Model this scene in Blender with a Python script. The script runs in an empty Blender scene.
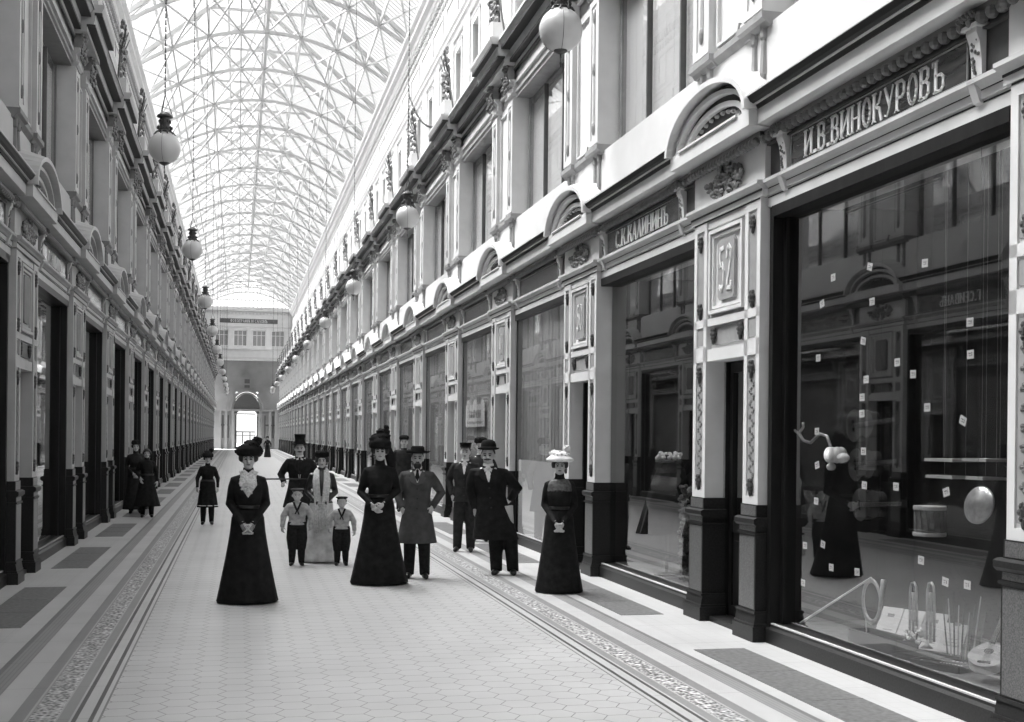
import bpy, bmesh, math, random
import numpy as np
from mathutils import Vector, Matrix, Euler
random.seed(7)
PI = math.pi
SC = bpy.context.scene
COL = SC.collection

# ------------------------------------------------------------------ camera
H_EYE = 1.85
YAW, ROLL, FPX, CY = 0.2248, 0.0104, 1200.5, 436.3
cam = bpy.data.cameras.new('camera')
cam.sensor_width = 36.0
cam.lens = FPX / 1024 * 36
cam.shift_y = (CY - 361) / 1024
cam.clip_end = 600
co = bpy.data.objects.new('camera', cam)
co.matrix_world = Matrix.Translation((0, 0, H_EYE)) @ Matrix.Rotation(-YAW, 4, 'Z') @ Matrix.Rotation(PI/2, 4, 'X') @ Matrix.Rotation(ROLL, 4, 'Z')
COL.objects.link(co)
SC.camera = co

# ------------------------------------------------------------------ light
SC.view_settings.view_transform = 'Standard'
SC.view_settings.look = 'None'
SC.view_settings.gamma = 1
SC.view_settings.use_curve_mapping = False
SC.view_settings.exposure = 0.15
SKY_STRENGTH = 1.75
world = bpy.data.worlds.new('overcast_sky'); SC.world = world
world.use_nodes = True
wn = world.node_tree.nodes; wl = world.node_tree.links
bg = wn['Background']
tc = wn.new('ShaderNodeTexCoord'); nz = wn.new('ShaderNodeTexNoise'); nz.inputs['Scale'].default_value = 2.5
cr = wn.new('ShaderNodeValToRGB')
cr.color_ramp.elements[0].color = (.84, .84, .84, 1); cr.color_ramp.elements[1].color = (1, 1, 1, 1)
wl.new(tc.outputs['Generated'], nz.inputs['Vector']); wl.new(nz.outputs['Fac'], cr.inputs['Fac'])
wl.new(cr.outputs['Color'], bg.inputs['Color'])
bg.inputs['Strength'].default_value = SKY_STRENGTH
sun = bpy.data.lights.new('sun', 'SUN'); sun.energy = 60; sun.angle = math.radians(55); sun.color = (1, 1, 1)
so = bpy.data.objects.new('sun', sun)
so.rotation_euler = Vector((0.56, -0.30, -0.77)).to_track_quat('-Z', 'Y').to_euler()
so.location = (-30, 40, 60)
COL.objects.link(so)

# ------------------------------------------------------------------ materials
MATS = {}
def mat(name, v, rough=.6, var=0.0, scale=6.0, spec=.3, bump=0.0, bscale=40.0, metal=0.0, stretch=None):
    if name in MATS: return MATS[name]
    m = bpy.data.materials.new(name); m.use_nodes = True
    n = m.node_tree.nodes; l = m.node_tree.links
    b = n['Principled BSDF']
    b.inputs['Base Color'].default_value = (v, v, v, 1)
    b.inputs['Roughness'].default_value = rough
    b.inputs['Specular IOR Level'].default_value = spec
    b.inputs['Metallic'].default_value = metal
    if var or bump:
        t = n.new('ShaderNodeTexCoord'); mp = n.new('ShaderNodeMapping')
        if stretch: mp.inputs['Scale'].default_value = stretch
        l.new(t.outputs['Object'], mp.inputs['Vector'])
    if var:
        x = n.new('ShaderNodeTexNoise'); x.inputs['Scale'].default_value = scale; x.inputs['Detail'].default_value = 5
        r = n.new('ShaderNodeValToRGB')
        lo, hi = max(0, v*(1-var)), min(1, v*(1+var))
        r.color_ramp.elements[0].position = .3; r.color_ramp.elements[1].position = .7
        r.color_ramp.elements[0].color = (lo, lo, lo, 1); r.color_ramp.elements[1].color = (hi, hi, hi, 1)
        l.new(mp.outputs['Vector'], x.inputs['Vector']); l.new(x.outputs['Fac'], r.inputs['Fac']); l.new(r.outputs['Color'], b.inputs['Base Color'])
    if bump:
        x = n.new('ShaderNodeTexNoise'); x.inputs['Scale'].default_value = bscale; x.inputs['Detail'].default_value = 3
        u = n.new('ShaderNodeBump'); u.inputs['Strength'].default_value = bump; u.inputs['Distance'].default_value = .02
        l.new(mp.outputs['Vector'], x.inputs['Vector']); l.new(x.outputs['Fac'], u.inputs['Height']); l.new(u.outputs['Normal'], b.inputs['Normal'])
    MATS[name] = m
    return m

PAINT = mat('pale_paint', .62, .55, .07, 3)
PAINT2 = mat('stone_paint', .50, .6, .08, 4)
PLASTER = mat('white_plaster', .60, .8, .05, 2)
LEFT_SHADE = {'pale_paint': mat('shaded_pale_paint', .40, .5, .08, 3), 'stone_paint': mat('shaded_stone_paint', .32, .55, .08, 4), 'white_plaster': mat('shaded_plaster', .42, .8, .05, 2), 'grey_inset': mat('shaded_inset', .14, .5, .12, 8)}  # darker copies for the left wall, its shade put into the colour
INSET = mat('grey_inset', .29, .5, .12, 8)
EGG = mat('bronze_egg_moulding', .13, .3, .1, 8, spec=.7)
LINE = mat('black_moulding_and_shade', .03, .6)  # black mouldings, and the shadow lines painted along ledges
DARKP = mat('dark_moulding', .09, .45, .15, 8)
CARVED = mat('carved_relief', .13, .45, .5, 55, bump=.8, bscale=90)
RELIEF = mat('bronze_relief', .16, .45, .3, 30)
STONE = mat('polished_dark_stone', .02, .4, .35, 60, spec=.25)
STONE2 = mat('speckled_dark_stone', .11, .3, .6, 120, spec=.5)
WOOD = mat('black_wood', .012, .4, .3, 12, spec=.25, stretch=(1, 1, .2))
SIGN = mat('dark_glass_sign', .045, .18, .5, 8, spec=.6, stretch=(1, .4, 3))
LETTER = mat('sign_lettering', .72, .5)
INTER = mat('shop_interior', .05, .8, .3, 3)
SHELF = mat('display_board', .16, .6, .3, 10)
ADDED_BLIND = mat('added_pale_blind', .42, .7, .1, 2)
CURT = mat('white_curtain', .72, .8, .05, 3)
IRON = mat('dark_iron', .05, .45, .2, 20)
TRUSS = mat('painted_iron_truss', .42, .7)
WHITE = mat('white_card', .75, .7)
SLAB = mat('dark_floor_slab', .15, .45, .3, 22)
BRASS = mat('worn_metal', .5, .3, .2, 20, metal=.6)

def glass(name, tint, r0):
    # plate glass without refraction: Schlick reflectance from the angle between ray and surface, the same on both faces
    m = bpy.data.materials.new(name); m.use_nodes = True
    n = m.node_tree.nodes; l = m.node_tree.links; n.clear()
    o = n.new('ShaderNodeOutputMaterial'); mx = n.new('ShaderNodeMixShader')
    t = n.new('ShaderNodeBsdfTransparent'); g = n.new('ShaderNodeBsdfGlossy')
    t.inputs['Color'].default_value = (tint, tint, tint, 1); g.inputs['Roughness'].default_value = .015
    ge = n.new('ShaderNodeNewGeometry'); dp = n.new('ShaderNodeVectorMath'); dp.operation = 'DOT_PRODUCT'
    l.new(ge.outputs['Incoming'], dp.inputs[0]); l.new(ge.outputs['Normal'], dp.inputs[1])
    def M(op, x, y=None):
        q = n.new('ShaderNodeMath'); q.operation = op
        for i, v in enumerate((x, y)):
            if v is None: continue
            if isinstance(v, (int, float)): q.inputs[i].default_value = v
            else: l.new(v, q.inputs[i])
        return q.outputs[0]
    c = M('SUBTRACT', 1, M('ABSOLUTE', dp.outputs['Value']))
    # the pane is a slab: its outer face carries the reflection, its inner face lets light out unchanged
    l.new(M('MULTIPLY', M('ADD', r0, M('MULTIPLY', M('POWER', c, 5), 1-r0)), M('SUBTRACT', 1, ge.outputs['Backfacing'])), mx.inputs[0]); l.new(t.outputs[0], mx.inputs[1]); l.new(g.outputs[0], mx.inputs[2]); l.new(mx.outputs[0], o.inputs[0])
    MATS[name] = m
    return m
GLASS = glass('plate_glass', .95, .27)

def globe_mat():
    m = bpy.data.materials.new('opal_glass'); m.use_nodes = True
    b = m.node_tree.nodes['Principled BSDF']
    b.inputs['Base Color'].default_value = (.48, .48, .48, 1); b.inputs['Roughness'].default_value = .3
    b.inputs['Subsurface Weight'].default_value = .25; b.inputs['Subsurface Radius'].default_value = (.1, .1, .1)
    return m
GLOBE = globe_mat()

def roof_glass():
    m = bpy.data.materials.new('ribbed_roof_glass'); m.use_nodes = True
    n = m.node_tree.nodes; l = m.node_tree.links; n.clear()
    o = n.new('ShaderNodeOutputMaterial'); mx = n.new('ShaderNodeMixShader'); mx2 = n.new('ShaderNodeMixShader')
    t = n.new('ShaderNodeBsdfTransparent'); tr = n.new('ShaderNodeBsdfTranslucent'); d = n.new('ShaderNodeBsdfDiffuse')
    t.inputs['Color'].default_value = (.5, .5, .5, 1)
    tr.inputs['Color'].default_value = (.9, .9, .9, 1); d.inputs['Color'].default_value = (.34, .34, .34, 1)
    tc = n.new('ShaderNodeTexCoord'); sp = n.new('ShaderNodeSeparateXYZ')
    a = n.new('ShaderNodeMath'); a.operation = 'MULTIPLY'; a.inputs[1].default_value = 1/.367
    fr = n.new('ShaderNodeMath'); fr.operation = 'FRACT'
    lt = n.new('ShaderNodeMath'); lt.operation = 'LESS_THAN'; lt.inputs[1].default_value = .17
    l.new(tc.outputs['Object'], sp.inputs[0]); l.new(sp.outputs['Y'], a.inputs[0]); l.new(a.outputs[0], fr.inputs[0]); l.new(fr.outputs[0], lt.inputs[0])
    mx.inputs[0].default_value = .04
    l.new(t.outputs[0], mx.inputs[1]); l.new(tr.outputs[0], mx.inputs[2])
    l.new(lt.outputs[0], mx2.inputs[0]); l.new(mx.outputs[0], mx2.inputs[1]); l.new(d.outputs[0], mx2.inputs[2]); l.new(mx2.outputs[0], o.inputs[0])
    return m
ROOFG = roof_glass()

def floor_mat():
    m = bpy.data.materials.new('tiled_floor'); m.use_nodes = True
    n = m.node_tree.nodes; l = m.node_tree.links
    b = n['Principled BSDF']; b.inputs['Roughness'].default_value = .42; b.inputs['Specular IOR Level'].default_value = .35
    tc = n.new('ShaderNodeTexCoord'); sp = n.new('ShaderNodeSeparateXYZ'); l.new(tc.outputs['Object'], sp.inputs[0])
    def M(op, a, bb=None, c=None):
        q = n.new('ShaderNodeMath'); q.operation = op
        for i, v in enumerate((a, bb, c)):
            if v is None: continue
            if isinstance(v, (int, float)): q.inputs[i].default_value = v
            else: l.new(v, q.inputs[i])
        return q.outputs[0]
    X, Y = sp.outputs['X'], sp.outputs['Y']
    cx = M('SUBTRACT', X, 1.0); ax = M('ABSOLUTE', cx)
    # honeycomb of the middle field
    A = .127
    def hexd(ox, oy):
        qx = M('SUBTRACT', M('MULTIPLY', M('FRACT', M('DIVIDE', M('ADD', X, 60+ox), 3*A)), 3*A), 1.5*A)
        qy = M('SUBTRACT', M('MULTIPLY', M('FRACT', M('DIVIDE', M('ADD', Y, 60+oy), math.sqrt(3)*A)), math.sqrt(3)*A), math.sqrt(3)*A/2)
        qx, qy = M('ABSOLUTE', qx), M('ABSOLUTE', qy)
        return M('MAXIMUM', qy, M('ADD', M('MULTIPLY', qx, .8660), M('MULTIPLY', qy, .5)))
    hd = M('MINIMUM', hexd(0, 0), hexd(1.5*A, math.sqrt(3)*A/2))
    line = M('GREATER_THAN', hd, math.sqrt(3)/2*A - .0038)
    # band values by distance from the middle axis
    ramp = n.new('ShaderNodeValToRGB'); ramp.color_ramp.interpolation = 'CONSTANT'
    W = 3.8
    stops = [(0, .47), (1.84, .18), (1.85, .47), (1.88, .09), (1.905, .47), (1.985, .09), (2.01, .47), (2.03, .28), (2.10, .42), (2.12, .28), (2.29, .42), (2.31, .24), (2.40, .48),
             (2.59, .28), (2.72, .17), (2.765, .48), (2.95, .46)]
    e = ramp.color_ramp.elements
    while len(e) < len(stops): e.new(.5)
    for i, (p, v) in enumerate(stops):
        e[i].position = p/W; e[i].color = (v, v, v, 1)
    l.new(M('DIVIDE', ax, W), ramp.inputs['Fac'])
    # mosaic ornament of the wide border
    mo = n.new('ShaderNodeTexVoronoi'); mo.inputs['Scale'].default_value = 34; l.new(tc.outputs['Object'], mo.inputs['Vector'])
    inb = M('MULTIPLY', M('GREATER_THAN', ax, 2.12), M('LESS_THAN', ax, 2.29))
    mosaic = M('MULTIPLY', M('MULTIPLY', M('SUBTRACT', mo.outputs['Distance'], .45), .9), inb)
    # thin lines in the second border
    inb2 = M('MULTIPLY', M('GREATER_THAN', ax, 2.59), M('LESS_THAN', ax, 2.72))
    l2 = M('MULTIPLY', M('LESS_THAN', M('FRACT', M('MULTIPLY', ax, 30)), .3), M('MULTIPLY', inb2, -.06))
    # joints of the border slabs and of the tiles beside the walls
    jb = M('MULTIPLY', M('LESS_THAN', M('FRACT', M('DIVIDE', Y, 1.02)), .006), M('GREATER_THAN', ax, 1.9))
    wallt = M('MULTIPLY', M('GREATER_THAN', ax, 2.95), M('MAXIMUM', M('LESS_THAN', M('FRACT', M('DIVIDE', Y, .15)), .045), M('LESS_THAN', M('FRACT', M('DIVIDE', ax, .15)), .045)))
    mid = M('MULTIPLY', line, M('LESS_THAN', ax, 1.84))
    sep = n.new('ShaderNodeSeparateColor'); l.new(ramp.outputs['Color'], sep.inputs[0])
    nz = n.new('ShaderNodeTexNoise'); nz.inputs['Scale'].default_value = 1.3; nz.inputs['Detail'].default_value = 8
    l.new(tc.outputs['Object'], nz.inputs['Vector'])
    base = M('ADD', sep.outputs[0], M('ADD', mosaic, l2))
    base = M('MULTIPLY', base, M('SUBTRACT', 1, M('MULTIPLY', mid, .62)))
    base = M('MULTIPLY', base, M('SUBTRACT', 1, M('MULTIPLY', jb, .4)))
    base = M('MULTIPLY', base, M('SUBTRACT', 1, M('MULTIPLY', wallt, .12)))
    base = M('MULTIPLY', base, M('ADD', .85, M('MULTIPLY', nz.outputs['Fac'], .3)))
    cb = n.new('ShaderNodeCombineColor')
    for i in range(3): l.new(base, cb.inputs[i])
    l.new(cb.outputs[0], b.inputs['Base Color'])
    return m

# ------------------------------------------------------------------ mesh helpers
def new_obj(name, mesh, parent=None, loc=(0, 0, 0), rot=(0, 0, 0)):
    o = bpy.data.objects.new(name, mesh); COL.objects.link(o)
    o.location = loc; o.rotation_euler = rot
    if parent: o.parent = parent
    return o
def empty(name, loc=(0, 0, 0), rotz=0):
    o = new_obj(name, None, None, loc, (0, 0, rotz)); o.empty_display_size = .2
    return o
def tag(o, label=None, cat=None, group=None, kind=None):
    if label: o['label'] = label
    if cat: o['category'] = cat
    if group: o['group'] = group
    if kind: o['kind'] = kind
    return o
def tree_copy(root, loc):
    r = root.copy(); COL.objects.link(r); r.location = loc
    for k in list(root.keys()):
        if k == 'label': del r['label']
    for ch in list(root.children):
        c = ch.copy(); COL.objects.link(c); c.parent = r
        for g in list(ch.children):
            d = g.copy(); COL.objects.link(d); d.parent = c
    return r

class MB:
    """mesh builder in facade coordinates: d = out from the wall towards the hall, u = along the hall, z = up.
    side +1 is the right-hand wall (hall towards -x), -1 the left-hand wall, 0 plain xyz"""
    def __init__(s, side=0): s.side = side; s.bm = bmesh.new(); s.k = {1: -1, -1: 1, 0: 1}[side]
    def v(s, d, u, z): return s.bm.verts.new((s.k*d, u, z))
    def box(s, d0, d1, u0, u1, z0, z1):
        P = [s.v(d, u, z) for z in (z0, z1) for u in (u0, u1) for d in (d0, d1)]
        for f in ((0, 1, 3, 2), (4, 6, 7, 5), (0, 4, 5, 1), (1, 5, 7, 3), (3, 7, 6, 2), (2, 6, 4, 0)):
            s.bm.faces.new([P[i] for i in f])
        return s
    def prof(s, pts, u0, u1):           # closed (d,z) outline run along u
        a = [s.v(d, u0, z) for d, z in pts]; b = [s.v(d, u1, z) for d, z in pts]
        n = len(pts)
        for i in range(n): s.bm.faces.new((a[i], a[(i+1) % n], b[(i+1) % n], b[i]))
        s.bm.faces.new(a[::-1]); s.bm.faces.new(b)
        return s
    def plate(s, pts, d0, d1):          # closed (u,z) outline with thickness in d
        a = [s.v(d0, u, z) for u, z in pts]; b = [s.v(d1, u, z) for u, z in pts]
        n = len(pts)
        for i in range(n): s.bm.faces.new((a[i], a[(i+1) % n], b[(i+1) % n], b[i]))
        s.bm.faces.new(a[::-1]); s.bm.faces.new(b)
        return s
    def frame(s, d0, d1, u0, u1, z0, z1, w, wz=None):
        wz = wz or w
        s.box(d0, d1, u0, u0+w, z0, z1); s.box(d0, d1, u1-w, u1, z0, z1)
        s.box(d0, d1, u0+w, u1-w, z0, z0+wz); s.box(d0, d1, u0+w, u1-w, z1-wz, z1)
        return s
    def arc(s, uc, zc, a0, a1, b0, b1, d0, d1, n=18, t0=0, t1=PI):   # elliptical ring a=half width, b=rise
        for i in range(n):
            p, q = t0+(t1-t0)*i/n, t0+(t1-t0)*(i+1)/n
            s.plate([(uc+a0*math.cos(p), zc+b0*math.sin(p)), (uc+a1*math.cos(p), zc+b1*math.sin(p)),
                     (uc+a1*math.cos(q), zc+b1*math.sin(q)), (uc+a0*math.cos(q), zc+b0*math.sin(q))], d0, d1)
        return s
    def ball(s, d, u, z, rd, ru, rz, seg=8, rings=5):
        m = Matrix.Translation((s.k*d, u, z)) @ Matrix.Diagonal((rd, ru, rz, 1))
        bmesh.ops.create_uvsphere(s.bm, u_segments=seg, v_segments=rings, radius=1, matrix=m)
        return s
    def lathe(s, prof, c=(0, 0, 0), seg=16):
        rings = []
        for r, z in prof:
            rings.append([s.bm.verts.new((c[0]+r*math.cos(2*PI*i/seg), c[1]+r*math.sin(2*PI*i/seg), c[2]+z)) for i in range(seg)])
        for a, b in zip(rings, rings[1:]):
            for i in range(seg): s.bm.faces.new((a[i], a[(i+1) % seg], b[(i+1) % seg], b[i]))
        s.bm.faces.new(rings[0][::-1]); s.bm.faces.new(rings[-1])
        return s
    def tube(s, pts, r, seg=6):         # xyz path, radius number or list
        sweep(s.bm, [Vector((s.k*p[0], p[1], p[2])) for p in pts], r, seg)
        return s
    def beam(s, p, q, w, h):
        p, q = Vector(p), Vector(q); t = (q-p).normalized()
        r = t.cross(Vector((0, 0, 1)));
        if r.length < 1e-3: r = Vector((1, 0, 0))
        r.normalize(); n = r.cross(t).normalized()
        a = [s.bm.verts.new(p + r*x*w/2 + n*y*h/2) for x, y in ((-1, -1), (1, -1), (1, 1), (-1, 1))]
        b = [s.bm.verts.new(q + r*x*w/2 + n*y*h/2) for x, y in ((-1, -1), (1, -1), (1, 1), (-1, 1))]
        for i in range(4): s.bm.faces.new((a[i], a[(i+1) % 4], b[(i+1) % 4], b[i]))
        s.bm.faces.new(a[::-1]); s.bm.faces.new(b)
        return s
    def mesh(s, name, m, smooth=False):
        bmesh.ops.recalc_face_normals(s.bm, faces=s.bm.faces)
        me = bpy.data.meshes.new(name); s.bm.to_mesh(me); s.bm.free()
        me.materials.append(LEFT_SHADE.get(m.name, m) if s.k == 1 and s.side == -1 else m)
        if smooth: me.polygons.foreach_set('use_smooth', [True]*len(me.polygons))
        return me
    def obj(s, name, m, parent=None, loc=(0, 0, 0), rot=(0, 0, 0), smooth=False):
        return new_obj(name, s.mesh(name, m, smooth), parent, loc, rot)

def sweep(bm, pts, rad, seg=10, right=None, cap=True):
    pts = [Vector(p) for p in pts]; n = len(pts)
    if not hasattr(rad, '__len__'): rad = [rad]*n
    prev = None; rings = []
    for i, p in enumerate(pts):
        t = (pts[min(i+1, n-1)] - pts[max(i-1, 0)]).normalized()
        if prev is None:
            r = Vector(right) if right else Vector((1, 0, 0))
            if abs(r.dot(t)) > .92: r = Vector((0, 1, 0)) if not right else Vector((0, 0, 1))
        else: r = prev
        r = (r - t*r.dot(t)).normalized(); prev = r
        f = t.cross(r)
        q = rad[i]; rx, ry = (q, q) if not hasattr(q, '__len__') else q
        rings.append([bm.verts.new(p + r*math.cos(2*PI*j/seg)*rx + f*math.sin(2*PI*j/seg)*ry) for j in range(seg)])
    for a, b in zip(rings, rings[1:]):
        for i in range(seg): bm.faces.new((a[i], a[(i+1) % seg], b[(i+1) % seg], b[i]))
    if cap: bm.faces.new(rings[0][::-1]); bm.faces.new(rings[-1])
    return rings

ORD = ['first', 'second', 'third', 'fourth', 'fifth', 'sixth', 'seventh', 'eighth', 'ninth', 'tenth', 'eleventh', 'twelfth', 'thirteenth', 'fourteenth', 'fifteenth', 'sixteenth',
       'seventeenth', 'eighteenth', 'nineteenth', 'twentieth', 'twenty-first', 'twenty-second', 'twenty-third', 'twenty-fourth', 'twenty-fifth', 'twenty-sixth', 'twenty-seventh', 'twenty-eighth', 'twenty-ninth', 'thirtieth'] + ['later']*60

# ------------------------------------------------------------------ lettering (stroke glyphs in a 0..1 high box)
def ell(cx, cy, a, b, t0=0, t1=360, n=16):
    return [(cx+a*math.cos(math.radians(t0+(t1-t0)*i/n)), cy+b*math.sin(math.radians(t0+(t1-t0)*i/n))) for i in range(n+1)]
T, t_ = .13, .055
GL = {
 'И': (.56, [('S', .06), ('S', .5), ('L', [(.06, .08), (.5, .92)], t_)]),
 'Н': (.56, [('S', .06), ('S', .5), ('L', [(.06, .5), (.5, .5)], t_)]),
 'І': (.14, [('S', .07)]),
 'В': (.52, [('S', .06), ('L', [(.06, .97), (.3, .97), (.41, .88), (.41, .64), (.3, .54), (.06, .54)], .09), ('L', [(.3, .53), (.45, .42), (.45, .14), (.32, .03), (.06, .03)], .1)]),
 'О': (.54, [('L', ell(.27, .5, .22, .46), .1)]),
 'К': (.54, [('S', .06), ('L', [(.1, .5), (.34, .62), (.46, .96)], t_), ('L', [(.2, .52), (.38, .42), (.5, .02)], .11)]),
 'У': (.54, [('L', [(.04, .97), (.29, .38)], .11), ('L', [(.5, .97), (.27, .22), (.16, .03), (.04, .08)], t_)]),
 'Р': (.5, [('S', .06), ('L', [(.06, .97), (.32, .97), (.44, .86), (.44, .56), (.32, .45), (.06, .45)], .09)]),
 'Ъ': (.62, [('S', .16), ('L', [(.16, .97), (.0, .97), (.0, .84)], .06), ('L', [(.16, .52), (.42, .52), (.54, .4), (.54, .14), (.42, .03), (.16, .03)], .09)]),
 'С': (.48, [('L', ell(.27, .5, .22, .46, 50, 310), .1)]),
 'А': (.54, [('L', [(.04, .02), (.27, .98)], t_), ('L', [(.27, .98), (.5, .02)], .12), ('L', [(.12, .34), (.42, .34)], t_)]),
 'Л': (.54, [('L', [(.04, .02), (.27, .98)], t_), ('L', [(.27, .98), (.5, .02)], .12)]),
 'Г': (.42, [('S', .06), ('L', [(.06, .97), (.4, .97), (.4, .82)], .06)]),
 'Е': (.46, [('S', .06), ('L', [(.06, .97), (.42, .97)], .06), ('L', [(.06, .52), (.36, .52)], .06), ('L', [(.06, .03), (.42, .03)], .06)]),
 'Т': (.5, [('S', .25), ('L', [(.02, .86), (.02, .97), (.48, .97), (.48, .86)], .06)]),
 'Ф': (.62, [('S', .31), ('L', ell(.31, .55, .27, .3), .07)]),
 'Я': (.5, [('S', .44), ('L', [(.44, .97), (.18, .97), (.06, .86), (.06, .6), (.18, .5), (.44, .5)], .08), ('L', [(.3, .5), (.06, .02)], .08)]),
 'П': (.56, [('S', .06), ('S', .5), ('L', [(.06, .97), (.5, .97)], t_)]),
 '.': (.16, [('L', [(.02, .06), (.14, .06)], .12)]),
 ' ': (.25, []),
 '5': (.5, [('L', [(.44, .97), (.12, .95), (.1, .58), (.3, .62), (.44, .45), (.42, .18), (.24, .03), (.06, .12)], .09)]),
 '2': (.5, [('L', [(.08, .74), (.12, .92), (.26, .98), (.42, .88), (.42, .68), (.08, .06), (.46, .04), (.48, .16)], .09)]),
 '0': (.5, [('L', ell(.25, .5, .2, .46), .09)]),
 '4': (.5, [('L', [(.36, .02), (.36, .97), (.04, .3), (.48, .3)], .08)]),
 '8': (.5, [('L', ell(.25, .74, .15, .22), .08), ('L', ell(.25, .26, .19, .24), .09)]),
}
def lettering(mb, text, u_start, direction, z0, height, d0, d1, xscale=1.0, gap=.14, bold=1.0):
    """direction = +1/-1: which way along u the text reads"""
    x = 0
    def P(px, py): return (u_start + direction*px*height*xscale, z0 + py*height)
    for ch in text:
        w, strokes = GL[ch]
        for st in strokes:
            if st[0] == 'S':
                c = x + st[1]; h = T/2*bold
                mb.plate([P(c-h, 0), P(c+h, 0), P(c+h, 1), P(c-h, 1)], d0, d1)
                for zz in (0, .95): mb.plate([P(c-h*1.9, zz), P(c+h*1.9, zz), P(c+h*1.9, zz+.05), P(c-h*1.9, zz+.05)], d0, d1)
            else:
                pts, th = st[1], st[2]*bold
                for (a, b), (c, e) in zip(pts, pts[1:]):
                    L = math.hypot(c-a, e-b) or 1; nx, ny = -(e-b)/L*th/2, (c-a)/L*th/2
                    ex, ey = (c-a)/L*th*.3, (e-b)/L*th*.3
                    mb.plate([P(x+a-ex+nx, b-ey+ny), P(x+a-ex-nx, b-ey-ny), P(x+c+ex-nx, e+ey-ny), P(x+c+ex+nx, e+ey+ny)], d0, d1)
        x += w + gap
    return mb
def text_len(text, gap=.14): return sum(GL[c][0]+gap for c in text) - gap

# ------------------------------------------------------------------ layout of the arcade
BAY = 5.14; UW = 1.68; WW = BAY-UW
SIDES = {1: dict(x=4.70, y0=10.16, kmin=-1, nm='right'), -1: dict(x=-2.68, y0=10.28, kmin=-1, nm='left')}
Y_END = 144.0
KMAX = 25
Y_NEAR = -6.0

# floor
mb = MB(); mb.box(-2.9, 4.95, Y_NEAR, Y_END+14, -.15, 0)
tag(mb.obj('floor', floor_mat()), kind='structure')

# ------------------------------------------------------------------ doorway unit
def foliage(mb, d, u0, u1, z0, z1, n, r, rnd, dd=.03):
    for i in range(n):
        t = rnd.random(); a = rnd.random()
        u = u0+(u1-u0)*t; z = z0+(z1-z0)*a
        mb.ball(d+rnd.random()*dd, u, z, r*.8, r*(.5+rnd.random()), r*(.6+rnd.random()*1.2), 6, 4)

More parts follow.
